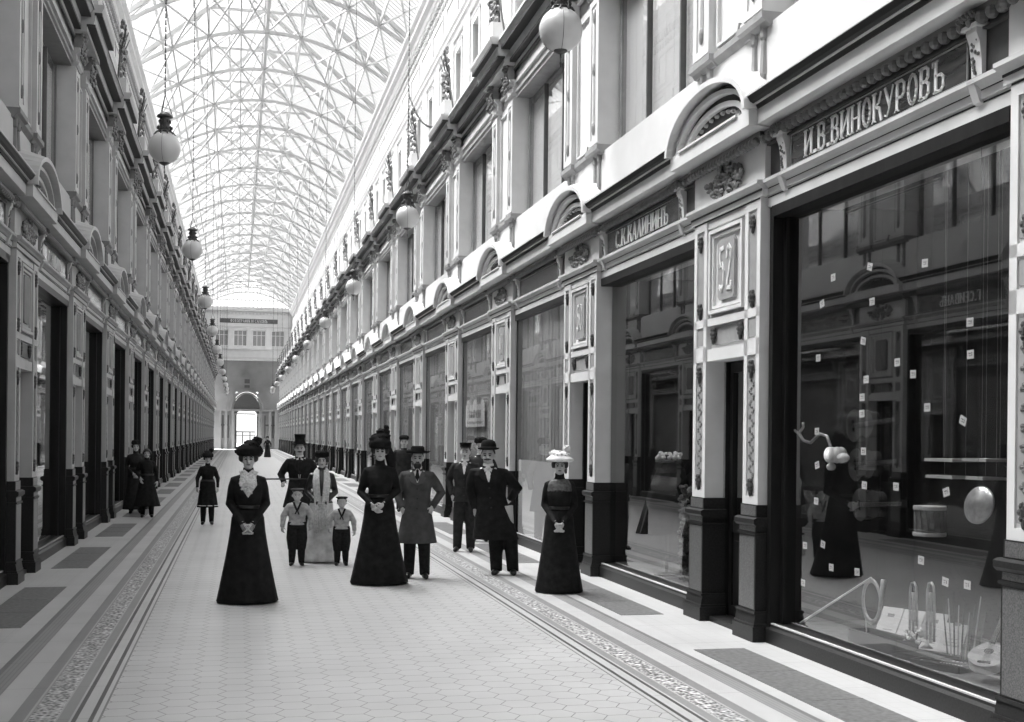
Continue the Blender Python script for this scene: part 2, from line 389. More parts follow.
def build_doorway(side):
    root = empty('shop_doorway')
    # pedestals
    def ped():
        m = MB(side)
        m.box(-.16, .125, -.03, .43, 0, .14)
        m.box(-.16, .112, -.02, .42, .14, .165)
        m.prof([(-.16, .165), (.105, .165), (.10, .20), (.09, .25), (-.16, .25)], -.01, .41)
        m.box(-.16, .102, -.01, .41, .25, .275)
        m.box(-.16, .085, .015, .385, .275, .97)
        m.box(-.16, .10, .0, .40, .97, .99); m.box(-.16, .085, .015, .385, .99, 1.05)
        m.prof([(-.16, 1.05), (.095, 1.05), (.12, 1.075), (.12, 1.115), (.09, 1.13), (-.16, 1.13)], -.02, .42)
        m.box(-.16, .075, .02, .38, 1.13, 1.245)
        return m.mesh('pedestal', STONE)
    def pedfront():
        m = MB(side); m.box(.084, .088, .035, .365, .29, .955); m.box(.074, .078, .04, .36, 1.14, 1.235); m.box(.084, .088, .03, .37, 1.0, 1.045)
        return m.mesh('speckled_face', STONE2)
    pm, pf = ped(), pedfront()
    def shaft():
        m = MB(side); m.box(-.16, .045, .03, .37, 1.245, 4.06)
        for a, b in ((1.245, 1.32), (2.63, 2.78), (2.98, 3.06), (3.97, 4.06)): m.box(.045, .062, .03, .37, a, b)
        m.box(.045, .062, .03, .105, 1.32, 3.97); m.box(.045, .062, .295, .37, 1.32, 3.97)
        return m.mesh('pilaster', PAINT)
    def strip():
        m = MB(side)
        for a, b in ((1.35, 2.6), (2.8, 2.96), (3.09, 3.94)): m.box(.044, .053, .115, .285, a, b)
        return m.mesh('carved_strip', INSET)
    def fol():
        m = MB(side); r = random.Random(3)
        for i in range(46):
            z = 1.42+i*.025; m.ball(.05, .2+.045*math.sin(i*1.3), z, .012, .03, .018, 6, 4)
        return m.mesh('foliage_relief', CARVED)
    def ros():
        m = MB(side)
        m.ball(.055, 0, 0, .03, .045, .055, 8, 5)
        for k in range(6): m.ball(.06, .035*math.cos(k*PI/3), .045*math.sin(k*PI/3), .025, .022, .025, 6, 4)
        m.ball(.06, 0, -.07, .02, .025, .04, 6, 4)
        return m.mesh('rosette', IRON)
    sm, stm, fm, rm = shaft(), strip(), fol(), ros()
    for u in (0, UW-.40):
        p = new_obj('pedestal', pm, root, (0, u, 0)); new_obj('speckled_face', pf, p)
        s = new_obj('pilaster', sm, root, (0, u, 0)); new_obj('carved_strip', stm, s); new_obj('foliage_relief', fm, s)
        for z in (2.52, 3.17, 3.86, 1.42): new_obj('rosette', rm, s, (0, .2, z))
    a, b = .37, UW-.37
    m = MB(side)
    m.box(-.16, .05, a, b, 2.63, 2.75); m.box(-.16, .05, a, b, 2.985, 3.06); m.box(-.16, .05, a, b, 3.97, 4.06)
    m.box(-.16, .0, a, b, 2.7, 4.0)
    m.obj('transom_rail', PAINT, root)
    m = MB(side); m.box(0, .02, a+.04, b-.04, 2.79, 2.965); o = m.obj('transom_panel', INSET, root)
    for u in (a+.14, b-.14): new_obj('rosette', rm, o, (side*.02, u, 2.9))
    m = MB(side)
    m.box(0, .02, a+.05, b-.05, 3.09, 3.95)
    m.frame(.02, .07, a+.06, b-.06, 3.10, 3.94, .035); m.frame(.02, .05, a+.11, b-.11, 3.15, 3.89, .03)
    num = m.obj('number_panel', PAINT, root)
    m = MB(side); m.box(-.001, .03, a+.02, b-.02, 3.06, 3.10); m.frame(0, .018, a, b, 3.06, 3.97, .05); m.obj('panel_shadow_frame', INSET, root)
    m = MB(side); c = UW/2
    m.plate([(c-.2, 3.26), (c-.16, 3.22), (c+.16, 3.22), (c+.2, 3.26), (c+.2, 3.78), (c+.16, 3.82), (c-.16, 3.82), (c-.2, 3.78)], .02, .055)
    m.obj('number_plaque', INSET, num)
    # architrave, string course
    m = MB(side); m.box(-.16, .075, -.03, UW+.03, 4.06, 4.125); m.obj('head_band', PAINT, root)
    m = MB(side); m.box(.075, .083, -.03, UW+.03, 4.112, 4.13); m.box(.06, .066, 0.04, UW-.04, 4.045, 4.058); m.obj('shadow_line', LINE, root)  # thin black strips painting the shadow lines under the string course
    m = MB(side)
    m.prof([(-.1, 4.125), (.08, 4.125), (.10, 4.15), (.135, 4.17), (.135, 4.20), (-.1, 4.215)], -.05, UW+.05); m.obj('string_moulding', PAINT2, root)
    # relief
    m = MB(side); m.box(-.1, .045, -.02, UW+.02, 4.21, 4.62); m.obj('relief_field', PAINT, root)
    m = MB(side); r = random.Random(11)
    for i in range(78):
        th = r.random()*2*PI; q = r.random()**.6
        u = c+.46*q*math.cos(th); z = 4.37+.145*q*math.sin(th)*(1.25-abs(u-c)*1.2)
        m.ball(.055+r.random()*.03, u, z, .028, .018+r.random()*.03, .015+r.random()*.03, 6, 4)
    m.obj('foliage_relief', RELIEF, root)
    m = MB(side); n = 22
    m.box(-.1, .1, -.02, UW+.02, 4.60, 4.67)
    for i in range(n): m.ball(.115, (i+.5)*UW/n, 4.56, .045, .026, .045, 6, 5)
    m.obj('egg_moulding', EGG, root)
    # cornice block breaking forward
    m = MB(side); m.prof([(-.1, 4.64), (.27, 4.66), (.27, 4.80), (-.1, 4.80)], -.16, UW+.16); m.obj('corona_block', PAINT, root)
    # arched pediment
    zc = 4.80
    m = MB(side)
    m.arc(c, zc, .70, .78, .235, .285, -.02, .20); m.arc(c, zc, .86, .91, .345, .39, -.02, .25); m.obj('arch_pediment', PAINT, root)
    m = MB(side); m.arc(c, zc, .78, .86, .285, .345, -.02, .17); m.arc(c, zc, .91, .97, .39, .445, -.02, .18, 18); m.obj('arch_moulding', LINE, root)
    m = MB(side); m.arc(c, zc, .97, 1.03, .445, .50, -.02, .33, 18); m.obj('arch_rim', PAINT, root)
    m = MB(side); m.arc(c, zc, 0.02, .72, .01, .245, -.02, .15); m.obj('lunette', LINE, root)
    m = MB(side); m.box(0, .29, c-.74, c+.74, 4.795, 4.815); m.obj('lunette_sill', PAINT, root)
    m = MB(side)
    for i in range(13):
        t = PI*(i+.5)/13; m.ball(.155, c+.6*math.cos(t), zc+.195*math.sin(t), .035, .035, .022, 6, 4)
    m.obj('bead_moulding', INSET, root)
    m = MB(side); m.arc(c, zc, .98, 1.03, .46, .50, -.02, .02)
    n = 14                                              # curved hood running back to the wall
    for i in range(n):
        p, q = PI*i/n, PI*(i+1)/n
        A = [m.v(dd, c+(1.02)*math.cos(tt)*sx, zc+.50*math.sin(tt)*sz) for dd, sx, sz, tt in ((.33, 1, 1, p), (.33, 1, 1, q), (.0, .92, 1.22, q), (.0, .92, 1.22, p))]
        m.bm.faces.new(A)
    m.obj('arch_hood', PAINT, root)
    # door
    m = MB(side)
    for u0, u1 in ((a+.02, c-.01), (c+.01, b-.02)):
        m.frame(-.26, -.20, u0, u1, .06, 2.62, .07, .1); m.box(-.25, -.21, u0, u1, .9, 1.02); m.box(-.25, -.22, u0+.05, u1-.05, .1, .95)
        m.box(-.225, -.195, u0+.13, u1-.13, .22, .82)
    dr = m.obj('door', WOOD, root)
    m = MB(side); m.box(-.235, -.228, a+.05, b-.05, 1.02, 2.55); m.obj('door_glass', GLASS, dr)
    m = MB(side); m.tube([(-.19, a+.1, 1.12), (-.15, a+.12, 1.12), (-.15, c-.05, 1.12)], .014, 8); m.ball(-.17, a+.1, 1.12, .025, .025, .025)
    m.obj('door_handle', BRASS, dr, smooth=True)
    m = MB(side); m.box(-.42, -.14, a-.02, a+.0, 0, 2.66); m.box(-.42, -.14, b, b+.02, 0, 2.66); m.box(-.42, -.16, a, b, 2.63, 2.7)
    m.obj('door_reveal', WOOD, root)
    m = MB(side); m.box(-.42, .02, a, b, -.01, .05); m.obj('door_step', STONE, root)
    m = MB(side); m.box(-1.5, -1.45, a-.3, b+.3, 0, 3.0); m.box(-1.5, -.42, a-.32, a-.28, 0, 3.0); m.box(-1.5, -.42, b+.28, b+.32, 0, 3.0); m.box(-1.5, -.16, a-.3, b+.3, 2.95, 3.0)
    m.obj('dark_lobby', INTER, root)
    return root

# ------------------------------------------------------------------ shop window between two doorways
def build_shop_window(side, added_blind):
    root = empty('shop_window')
    u0, u1 = UW, BAY
    m = MB(side)
    e = .10 if added_blind else 0; w7 = .04 if added_blind else .07
    m.box(-.20, -.02-e*.2, u0, u0+w7, .0, 3.96); m.box(-.20, -.02-e*.2, u1-w7, u1, .0, 3.96); m.box(-.24, -.0, u0+w7, u1-w7, 3.86, 3.96)
    m.box(-.24+e, -.12+e*.8, u0+w7, u0+w7+.06-e*.3, .1, 3.88); m.box(-.24+e, -.12+e*.8, u1-w7-.06+e*.3, u1-w7, .1, 3.88)
    m.obj('window_frame', WOOD, root)
    m = MB(side); m.prof([(-.25, 0), (0, 0), (0, .13), (-.03, .15), (-.03, .17), (-.25, .18)], u0, u1); m.obj('window_sill', STONE, root)
    m = MB(side); m.box(-.06, -.032, u0+.07, u1-.07, .168, .182); m.obj('sill_rail', PAINT2, root)
    m = MB(side); m.box(-.155+e, -.145+e, u0+.04, u1-.04, .18, 3.9); m.obj('window_pane', GLASS, root)
    m = MB(side); m.box(-.2, .0, u0, u1, 3.96, 4.07); m.prof([(-.2, 4.07), (.02, 4.07), (.02, 4.125), (-.2, 4.125)], u0, u1); m.obj('header_band', PAINT, root)
    m = MB(side); m.box(.0, .004, u0, u1, 4.045, 4.056); m.box(.02, .024, u0, u1, 4.122, 4.132); m.box(0, .05, u0, u1, 4.195, 4.217); m.obj('shadow_line', LINE, root)  # black strips standing in for shadow lines of the header
    m = MB(side); m.prof([(-.1, 4.125), (.02, 4.125), (.045, 4.15), (.08, 4.17), (.08, 4.20), (-.1, 4.215)], u0, u1); m.obj('string_moulding', PAINT2, root)
    m = MB(side); m.box(-.12, -.01, u0, u1, 4.21, 4.62); m.box(-.01, .03, u0, u1, 4.515, 4.53); m.obj('sign_board_ground', DARKP, root)
    s0, s1 = u0+.46, u1-.46
    m = MB(side); m.box(-.01, .015, s0, s1, 4.215, 4.515); sg = m.obj('sign_board', SIGN, root)
    m = MB(side); m.frame(.015, .024, s0+.01, s1-.01, 4.225, 4.505, .010); m.obj('sign_border', INSET, sg)
    m = MB(side); n = 34
    for i in range(n): m.ball(.07, u0+(i+.5)*WW/n, 4.572, .05, .032, .045, 8, 6)
    m.box(-.1, .06, u0, u1, 4.61, 4.67); m.obj('egg_moulding', EGG, root)
    for uu in (s0-.1, s1+.1):
        m = MB(side)
        m.prof([(0, 4.2), (.03, 4.2), (.035, 4.32), (.05, 4.44), (.075, 4.50), (.075, 4.53), (0, 4.53)], uu-.055, uu+.055)
        m.prof([(0, 4.04), (.03, 4.05), (.06, 4.13), (.085, 4.19), (0, 4.2)], uu-.035, uu+.035)
        m.box(0, .095, uu-.085, uu+.085, 4.53, 4.555)
        bk = m.obj('sign_bracket', PAINT, root)
        m = MB(side); r = random.Random(5)
        for i in range(13): m.ball(.038+.012*i/13, uu+(r.random()-.5)*.07, 4.25+i*.019, .012, .014, .014, 6, 4)
        for i in range(9): m.ball(.11, uu+(i-4)*.02, 4.59+.02*(i % 2), .03, .014, .02, 6, 4)
        m.obj('bracket_carving', CARVED, bk)
    # display box behind the pane
    m = MB(side); m.box(-1.5, -.25, u0+.02, u1-.02, .10, .175); m.obj('display_floor', SHELF, root)
    m = MB(side); m.box(-1.55, -1.5, u0, u1, 0, 4.1); m.box(-1.5, -.2, u0-.02, u0+.02, 0, 4.1); m.box(-1.5, -.2, u1-.02, u1+.02, 0, 4.1); m.box(-1.5, -.2, u0, u1, 4.0, 4.06)
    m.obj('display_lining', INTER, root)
    if added_blind:
        m = MB(side); n = 30
        for i in range(n):
            a = u0+.14+(WW-.28)*i/n; m.box(-.13, -.12+.008*(i % 2), a, a+(WW-.28)/n, .2, 3.9)
        m.obj('added_pale_blind', ADDED_BLIND, root)  # pale pleats added behind the pane for the brightness of reflections
    return root

# ------------------------------------------------------------------ upper storey: coupled pilasters over each doorway
def build_upper_pilaster(side):
    root = empty('upper_pilaster_pair')
    c = UW/2+.03
    u0, u1 = c-.85, c+.85
    m = MB(side); m.box(-.3, -.02, u0+.05, u1-.05, 5.64, 8.1); m.frame(-.02, .02, c-.36, c+.36, 5.80, 7.70, .03); m.box(-.02, 0, c-.4, c+.4, 5.74, 5.78)
    m.obj('centre_panel', PAINT, root)
    m = MB(side); m.arc(c, 5.86, .20, .23, .14, .17, .0, .03, 8, PI*1.0, PI*1.5); m.box(0, .03, c-.2, c+.1, 5.69, 5.72); m.obj('panel_moulding', INSET, root)
    for uu, nm in ((u0, 'near'), (u1-.42, 'far')):
        m = MB(side); m.box(-.35, .06, uu, uu+.42, 5.74, 7.78)
        m.box(.06, .075, uu, uu+.09, 5.78, 7.74); m.box(.06, .075, uu+.33, uu+.42, 5.78, 7.74); m.box(.06, .075, uu+.09, uu+.33, 5.78, 5.86); m.box(.06, .075, uu+.09, uu+.33, 7.66, 7.74)
        p = m.obj('upper_pilaster', PAINT, root)
        m = MB(side); m.box(.06, .066, uu+.17, uu+.25, 5.95, 7.6)
        for z in (6.0, 6.8, 7.5): m.ball(.07, uu+.21, z, .025, .035, .09, 6, 5)
        m.obj('carved_strip', INSET, p)
        m = MB(side)
        m.prof([(-.35, 7.78), (.08, 7.78), (.11, 7.81), (.11, 7.84), (.07, 7.86), (.07, 7.98), (.13, 8.03), (.13, 8.08), (-.35, 8.08)], uu-.03, uu+.45)
        m.obj('capital', PAINT2, root)
        m = MB(side); r = random.Random(8)
        # scroll console above the capital
        m.prof([(.02, 8.05), (.12, 8.08), (.16, 8.2), (.14, 8.32), (.22, 8.42), (.30, 8.46), (.30, 8.5), (.02, 8.5)], uu+.08, uu+.34)
        m.obj('scroll_console', INSET, root)
        m = MB(side)
        for i in range(34): m.ball(.14+r.random()*.06, uu+.06+r.random()*.3, 7.86+r.random()*.6, .03, .035, .035, 6, 4)
        m.obj('console_carving', RELIEF, root)
        m = MB(side)
        for q in (uu+.09, uu+.29):
            m.lathe([(.035, 0), (.035, .03), (.05, .05), (.035, .36), (.05, .38), (.05, .5)], (m.k*.0, q, 5.16), 8)
        m.obj('colonnette', INSET, root)
    m = MB(side); m.prof([(-.3, 5.60), (.03, 5.62), (.06, 5.66), (.10, 5.68), (.10, 5.74), (-.3, 5.74)], u0-.06, u0+.5)
    m.prof([(-.3, 5.60), (.03, 5.62), (.06, 5.66), (.10, 5.68), (.10, 5.74), (-.3, 5.74)], u1-.5, u1+.06)
    m.prof([(-.3, 5.62), (.0, 5.62), (.05, 5.68), (.05, 5.74), (-.3, 5.74)], u0+.5, u1-.5)
    m.obj('ledge', INSET, root)
    # entablature breaking forward
    m = MB(side)
    m.prof([(-.3, 8.34), (.24, 8.34), (.24, 8.42), (.34, 8.47), (.36, 8.54), (.36, 8.6), (.46, 8.66), (.50, 8.74), (.50, 8.79), (-.3, 8.79)], u0-.06, u1+.06)
    m.obj('cornice_break', PAINT2, root)
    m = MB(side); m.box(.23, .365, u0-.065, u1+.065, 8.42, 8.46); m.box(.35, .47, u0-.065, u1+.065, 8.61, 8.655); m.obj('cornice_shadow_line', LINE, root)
    m = MB(side); m.box(.0, .34, c-.32, c+.32, 8.79, 9.25); m.obj('block_pedestal', PLASTER, root)
    return root

def build_upper_window(side):
    root = empty('upper_window')
    u0, u1 = UW, BAY+.02
    m = MB(side); m.box(-.34, -.22, u0+.04, u0+.09, 5.66, 7.76); m.box(-.34, -.22, u1-.09, u1-.04, 5.66, 7.76); m.box(-.34, -.27, u0+.04, u1-.04, 7.66, 7.78)
    m.obj('window_frame', INSET, root)
    m = MB(side); m.box(-.245, -.235, u0+.05, u1-.05, 5.66, 7.7); m.obj('window_pane', GLASS, root)
    for q in (1/3, 2/3):
        m = MB(side); uu = u0+WW*q; m.box(-.27, -.20, uu-.02, uu+.02, 5.66, 7.7); m.obj('mullion', DARKP, root)
    m = MB(side); n = 24
    for i in range(n):
        a = u0+.05+(WW-.1)*i/n; m.box(-.31, -.295+.004*(i % 2), a, a+(WW-.1)/n, 5.66, 7.75)
    m.obj('white_curtain', CURT, root)
    m = MB(side); m.prof([(-.34, 7.78), (0, 7.78), (0, 7.83), (.03, 7.85), (.03, 7.9), (-.34, 7.9)], u0-.05, u1+.05)
    m.obj('window_architrave', INSET, root)
    m = MB(side); m.box(-.32, -.005, u0, u1, 5.6, 5.655); m.obj('window_ledge', PLASTER, root)
    return root

# ornamental iron bouquet bracket standing on the upper cornice
def build_bouquet(side):
    root = empty('iron_flower_bracket')
    m = MB(side)
    for k in range(7):
        a = (k-3)*.28
        m.tube([(0, 0, 0), (.05, .15*a, .5), (.16+.05*abs(a), .75*a*.6, 1.0+.12*(k % 2))], [.018, .014, .01], 5)
    m.tube([(.06, -.05, .85), (.08, -.45, .2), (.06, -.75, -.42)], .02, 5)
    m.obj('stems', IRON, root)
    m = MB(side); r = random.Random(2)
    for i in range(70):
        t = r.random(); a = (r.random()-.5)*(1-t*.5)
        m.ball(.05+.12*r.random(), a*.6, .1+1.15*t, .03, .05, .05, 6, 4)
    m.obj('leaves', RELIEF, root)
    return root

# attic windows
def build_attic_window(side):
    root = empty('attic_window')
    m = MB(side); m.frame(-.02, .05, -.55, .55, 10.3, 13.15, .12, .14); m.prof([(-.02, 13.15), (.06, 13.15), (.10, 13.22), (-.02, 13.22)], -.62, .62); m.obj('window_frame', PLASTER, root)
    m = MB(side); m.box(-.26, -.25, -.44, .44, 10.4, 13.05); m.obj('window_pane', GLASS, root)
    m = MB(side); m.box(-.28, -.22, -.02, .02, 10.4, 13.05); m.box(-.28, -.22, -.44, .44, 12.2, 12.25); m.obj('glazing_bar', PAINT2, root)
    m = MB(side); m.box(-.4, -.38, -.5, .5, 10.3, 13.1); m.obj('added_inner_blind', ADDED_BLIND, root)
    return root

# ------------------------------------------------------------------ put the two walls together
proto = {}
PLACES = {}
NUMS = {0: '52', 1: '50', 2: '48'}
for side, S in SIDES.items():
    x0, y0, nm = S['x'], S['y0'], S['nm']
    ks = list(range(S['kmin'], KMAX+1))
    ys = y0+S['kmin']*BAY-.3; ye = Y_END
    # walls (structure)
    m = MB(side)
    m.box(-.7, -.2, Y_NEAR, ye, 3.97, 5.62); m.box(-.2, -.0, Y_NEAR, ye, 4.62, 5.62)
    m.box(-.75, -.02, Y_NEAR, ye, 7.82, 8.62); m.box(-.80, -.55, Y_NEAR, ye, 5.4, 8.0); m.box(-1.7, -.0, Y_NEAR, ye, 8.6, 8.74)
    m.box(-.55, -.16, Y_NEAR, y0+S['kmin']*BAY, 0, 8)
    for k in ks:
        y = y0+k*BAY
        m.box(-.6, -.36, y+.04, y+UW+.02, 5.5, 8.0)
    o = m.obj('wall_'+nm, PLASTER, None, (x0, 0, 0)); tag(o, kind='structure')
    # street-level cornice, continuous
    m = MB(side)
    m.prof([(-.05, 4.655), (.19, 4.67), (.19, 4.80), (-.05, 4.80)], Y_NEAR, ye)
    o = m.obj('trim_1' if side > 0 else 'trim_2', PAINT, None, (x0, 0, 0)); tag(o, kind='structure')
    segs = []; e0 = Y_NEAR                                             # broken by the arched pediments
    for k in ks:
        ya_ = y0+k*BAY-(.12 if (side > 0 and k == -1) else 0)
        segs.append((e0, ya_-.16)); e0 = ya_+UW+.16
    segs.append((e0, ye))
    m = MB(side)
    for a_, b_ in segs: m.prof([(-.05, 4.80), (.205, 4.80), (.215, 4.83), (.27, 4.86), (.29, 4.90), (.29, 4.92), (.0, 4.955), (-.05, 4.955)], a_, b_)
    o = m.obj('trim_3' if side > 0 else 'trim_4', LINE, None, (x0, 0, 0)); tag(o, kind='structure')  # cyma in black, the shade of its underside put into the colour
    m = MB(side)                                                       # thin bright lines of the cornice
    for a_, b_ in segs: m.box(.20, .240, a_, b_, 4.832, 4.848); m.box(.23, .30, a_, b_, 4.905, 4.925); m.box(-.0, .03, a_, b_, 4.955, 5.0)
    o = m.obj('trim_5' if side > 0 else 'trim_6', PAINT, None, (x0, 0, 0)); tag(o, kind='structure')
    # upper entablature
    m = MB(side)
    m.prof([(-.1, 8.3), (.04, 8.3), (.04, 8.38), (.12, 8.42), (.14, 8.52), (.14, 8.58), (.28, 8.64), (.34, 8.72), (.34, 8.77), (-.1, 8.77)], Y_NEAR, ye)
    m.box(-.03, .03, Y_NEAR, ye, 8.02, 8.08)
    o = m.obj('trim_7' if side > 0 else 'trim_8', PAINT2, None, (x0, 0, 0)); tag(o, kind='structure')
    m = MB(side); m.box(.04, .146, Y_NEAR, ye, 8.37, 8.42); m.box(.145, .30, Y_NEAR, ye, 8.58, 8.62); m.box(0, .036, Y_NEAR, ye, 8.25, 8.3); m.box(.34, .346, Y_NEAR, ye, 8.70, 8.72)  # black strips painting the shade under the cornice steps
    o = m.obj('cornice_shade_strip_1' if side > 0 else 'cornice_shade_strip_2', LINE, None, (x0, 0, 0)); tag(o, kind='structure')
    # attic wall with openings
    m = MB(side); D = -1.45; hb = BAY/2
    n0 = int((Y_NEAR-y0)/hb)-1; n1 = int((ye-y0)/hb)
    m.box(D-.5, D, Y_NEAR, ye, 8.6, 10.3); m.box(D-.5, D, Y_NEAR, ye, 13.05, 16.3)
    att = []
    for j in range(n0, n1+1):
        c = y0+.84+j*hb
        a, b = max(c+.5, Y_NEAR), min(c+hb-.5, ye)
        if b > a: m.box(D-.5, D, a, b, 10.3, 13.05); m.box(D, D+.06, a+.35, b-.35, 9.6, 13.5)
        if c-.6 > Y_NEAR and c+.6 < ye: att.append(c)
    m.box(D-.55, D-.5, Y_NEAR, ye, 8.6, 16.3)
    o = m.obj('wall_%s_attic' % nm, PLASTER, None, (x0, 0, 0)); tag(o, kind='structure')
    m = MB(side)
    m.prof([(D, 13.45), (D+.06, 13.45), (D+.1, 13.55), (D+.16, 13.6), (D+.16, 13.66), (D+.22, 13.74), (D+.22, 13.8), (D, 13.84)], Y_NEAR, ye)
    m.prof([(D, 15.7), (D+.08, 15.7), (D+.12, 15.85), (D+.24, 15.95), (D+.24, 16.1), (D+.34, 16.2), (D+.34, 16.32), (D, 16.32)], Y_NEAR, ye)
    o = m.obj('trim_11' if side > 0 else 'trim_12', PAINT, None, (x0, 0, 0)); tag(o, kind='structure')
    m = MB(side)
    y = Y_NEAR+1
    while y < ye-.2:
        m.box(D, D+.10, y, y+.12, 15.42, 15.62); m.box(D, D+.06, y, y+.09, 15.12, 15.26); y += .26
    m.box(D, D+.03, Y_NEAR, ye, 15.28, 15.36)
    for j in range(n0, n1):
        a = y0+.84+j*hb+.25
        if a > Y_NEAR and a+hb-.5 < ye: m.frame(D, D+.03, a, a+hb-.5, 13.95, 14.95, .08)
    o = m.obj('trim_13' if side > 0 else 'trim_14', PAINT2, None, (x0, 0, 0)); tag(o, kind='structure')

    dw = build_doorway(side); sw = build_shop_window(side, False); swb = build_shop_window(side, True)
    up = build_upper_pilaster(side); uw = build_upper_window(side); bq = build_bouquet(side); aw = build_attic_window(side)
    used = set()
    def place(p, loc, label, cat, group):
        o = p if id(p) not in used else tree_copy(p, loc)
        used.add(id(p)); o.location = loc
        return tag(o, label, cat, group)
    first_vis = 0 if side > 0 else 1
    for k in ks:
        y = y0+k*BAY
        i = k-first_vis
        wall = '%s-hand wall' % nm
        where = ORD[i] + ' from the viewer' if i >= 0 else 'beside the viewer, nearest of all'
        if k == 0 and side > 0: where = 'with plaque 52'
        wh = where if not (k == 0 and side > 0) else 'with plaque 52, first from the viewer'
        d = place(dw, (x0, y, 0), 'pale arched shop doorway on the %s, %s' % (wall, wh), 'doorway', 'shop doorways of the %s' % wall)
        if side > 0 and k == -1: d.location.y = y-.12
        if side > 0 and k in NUMS:
            npn = [c for c in d.children if c.name.startswith('number_panel')][0]
            m = MB(side); t = NUMS[k]; hgt = .44 if k == 0 else .36
            lettering(m, t, UW/2+text_len(t)*hgt*.32, -1, 3.30 if k == 0 else 3.34, hgt, .055, .066, .62, bold=1.0)
            m.obj('numerals', LETTER, npn)
        if k < KMAX:
            bl = side > 0 and k >= 1
            j = k+1 if side > 0 else k
            wl_ = ('nearest the viewer, full of musical instruments' if (side > 0 and k == -1) else ('%s from the viewer' % ORD[j] if j >= 0 else 'beside the viewer, nearest of all'))
            w = place(swb if bl else sw, (x0, y, 0), 'dark framed shop window on the %s, %s' % (wall, wl_), 'shop window', 'shop windows of the %s' % wall)
            place(uw, (x0, y, 0), 'curtained upper window on the %s, over the %s shop window' % (wall, ORD[max(0, j)] if j >= 0 else 'nearest'), 'upper window', 'upper windows of the %s' % wall)
            if side > 0 and k == -1: w.scale.y = 1.0347; w.location.y = y-.178
            PLACES[(side, k)] = w
        place(up, (x0, y, 0), 'pale coupled upper pilasters on the %s, %s' % (wall, '%s from the viewer' % ORD[i] if i >= 0 else ('nearest of all' if i == -1 else 'beside the viewer')), 'pilasters', 'upper pilasters of the %s' % wall)
        place(bq, (x0 - side*.14, y+UW/2, 9.25), 'iron flower bracket on the %s cornice, %s' % (wall, '%s from the viewer' % ORD[i] if i >= 0 else ('nearest of all' if i == -1 else 'beside the viewer')), 'ornament', 'iron flower brackets of the %s' % wall)
        if k < KMAX and y+1.7 > 0:                                       # dark slab let into the floor before each window
            m = None
            if k == ks[0]:
                m = MB(); m.box(-.235, .235, 0, 3.1, .0, .004)
                for q in (1.03, 2.07): m.box(-.235, .235, q-.008, q+.008, .004, .0055)
                slab = m.mesh('dark_floor_slab', SLAB)
            o = new_obj('dark_floor_slab', slab, None, (4.14 if side > 0 else -2.20, y+1.75, .0))
            tag(o, 'dark slab in the floor along the %s, %s from the viewer' % (wall, ORD[k-ks[0]]), 'floor slab', 'dark floor slabs by the %s' % wall)
    for j, c in enumerate(att):
        place(aw, (x0 - side*D*1.0, c, 0), 'tall pale attic window high on the %s, %s from the near end' % (wall, ORD[j] if j < 30 else 'number %d' % (j+1)), 'attic window', 'attic windows of the %s' % wall)
    for p in (dw, sw, swb, up, uw, bq, aw):
        if id(p) not in used:
            for ch in list(p.children_recursive)+[p]: bpy.data.objects.remove(ch)

# unseen dark wall added behind the viewer to block skylight from there
m = MB(); m.box(-5, 7, Y_NEAR-.3, Y_NEAR, -.1, 16.3)
tag(m.obj('wall_near', DARKP), kind='structure')  # added unseen wall, only blocks skylight

# signs with their words
def sign_text(side, k, text, hgt, xs, z0, reading):
    w = PLACES[(side, k)]
    sb = [c for c in w.children if c.name.startswith('sign_board') and 'ground' not in c.name][0]
    L = text_len(text)*hgt*xs
    c = UW+WW/2
    m = MB(side); lettering(m, text, c-reading*L/2, reading, z0, hgt, .015, .024, xs)
    m.obj('sign_lettering', LETTER, sb)
sign_text(1, -1, 'И.В.ВИНОКУРОВЪ', .225, 1.03, 4.25, -1)
sign_text(1, 0, 'С.К.КАЛИНИНЪ', .215, 1.17, 4.255, -1)
sign_text(-1, 1, 'Г.СЕИВАНЪ', .18, 1.25, 4.27, 1)

# ------------------------------------------------------------------ roof
XC = 1.015; HS = 5.15; ZS = 16.75; ZR = 20.95
def roof_z(x): return ZR-(ZR-ZS)*abs(x-XC)/HS
def arc_z(x): return 16.45+1.8*(1-((x-XC)/HS)**2)
RB = BAY; RY0 = 10.16-1.19-RB*2
ribs = []
y = RY0
while y < Y_END: ribs.append(y); y += RB
nodes = [XC+HS*t for t in (-1, -.72, -.444, -.2, 0, .27, .553, .78, 1)]
def build_truss():
    root = empty('roof_truss')
    for s in (-1, 1):
        m = MB(); m.beam((XC+s*(HS+.1), 0, ZS-.1), (XC, 0, ZR), .13, .14); m.obj('rafter', TRUSS, root)
    m = MB(); n = 16
    P = [(XC-HS+2*HS*i/n, 0, arc_z(XC-HS+2*HS*i/n)) for i in range(n+1)]
    for a, b in zip(P, P[1:]): m.beam(a, b, .11, .12)
    m.obj('arched_tie', TRUSS, root)
    xs = nodes[1:-1]
    m = MB()
    for x in xs: m.beam((x, 0, arc_z(x)), (x, 0, roof_z(x)), .05, .05)
    for a, b in zip(nodes, nodes[1:]):
        if a < XC-.01: m.beam((a, 0, arc_z(a)), (b, 0, roof_z(b)), .05, .05)
        else: m.beam((b, 0, arc_z(b)), (a, 0, roof_z(a)), .05, .05)
    m.obj('web_members', TRUSS, root)
    m = MB(); xa = 2.3; m.beam((XC-xa, 0, roof_z(XC-xa)), (XC+xa, 0, roof_z(XC+xa)), .08, .1); m.obj('collar_beam', TRUSS, root)
    return root
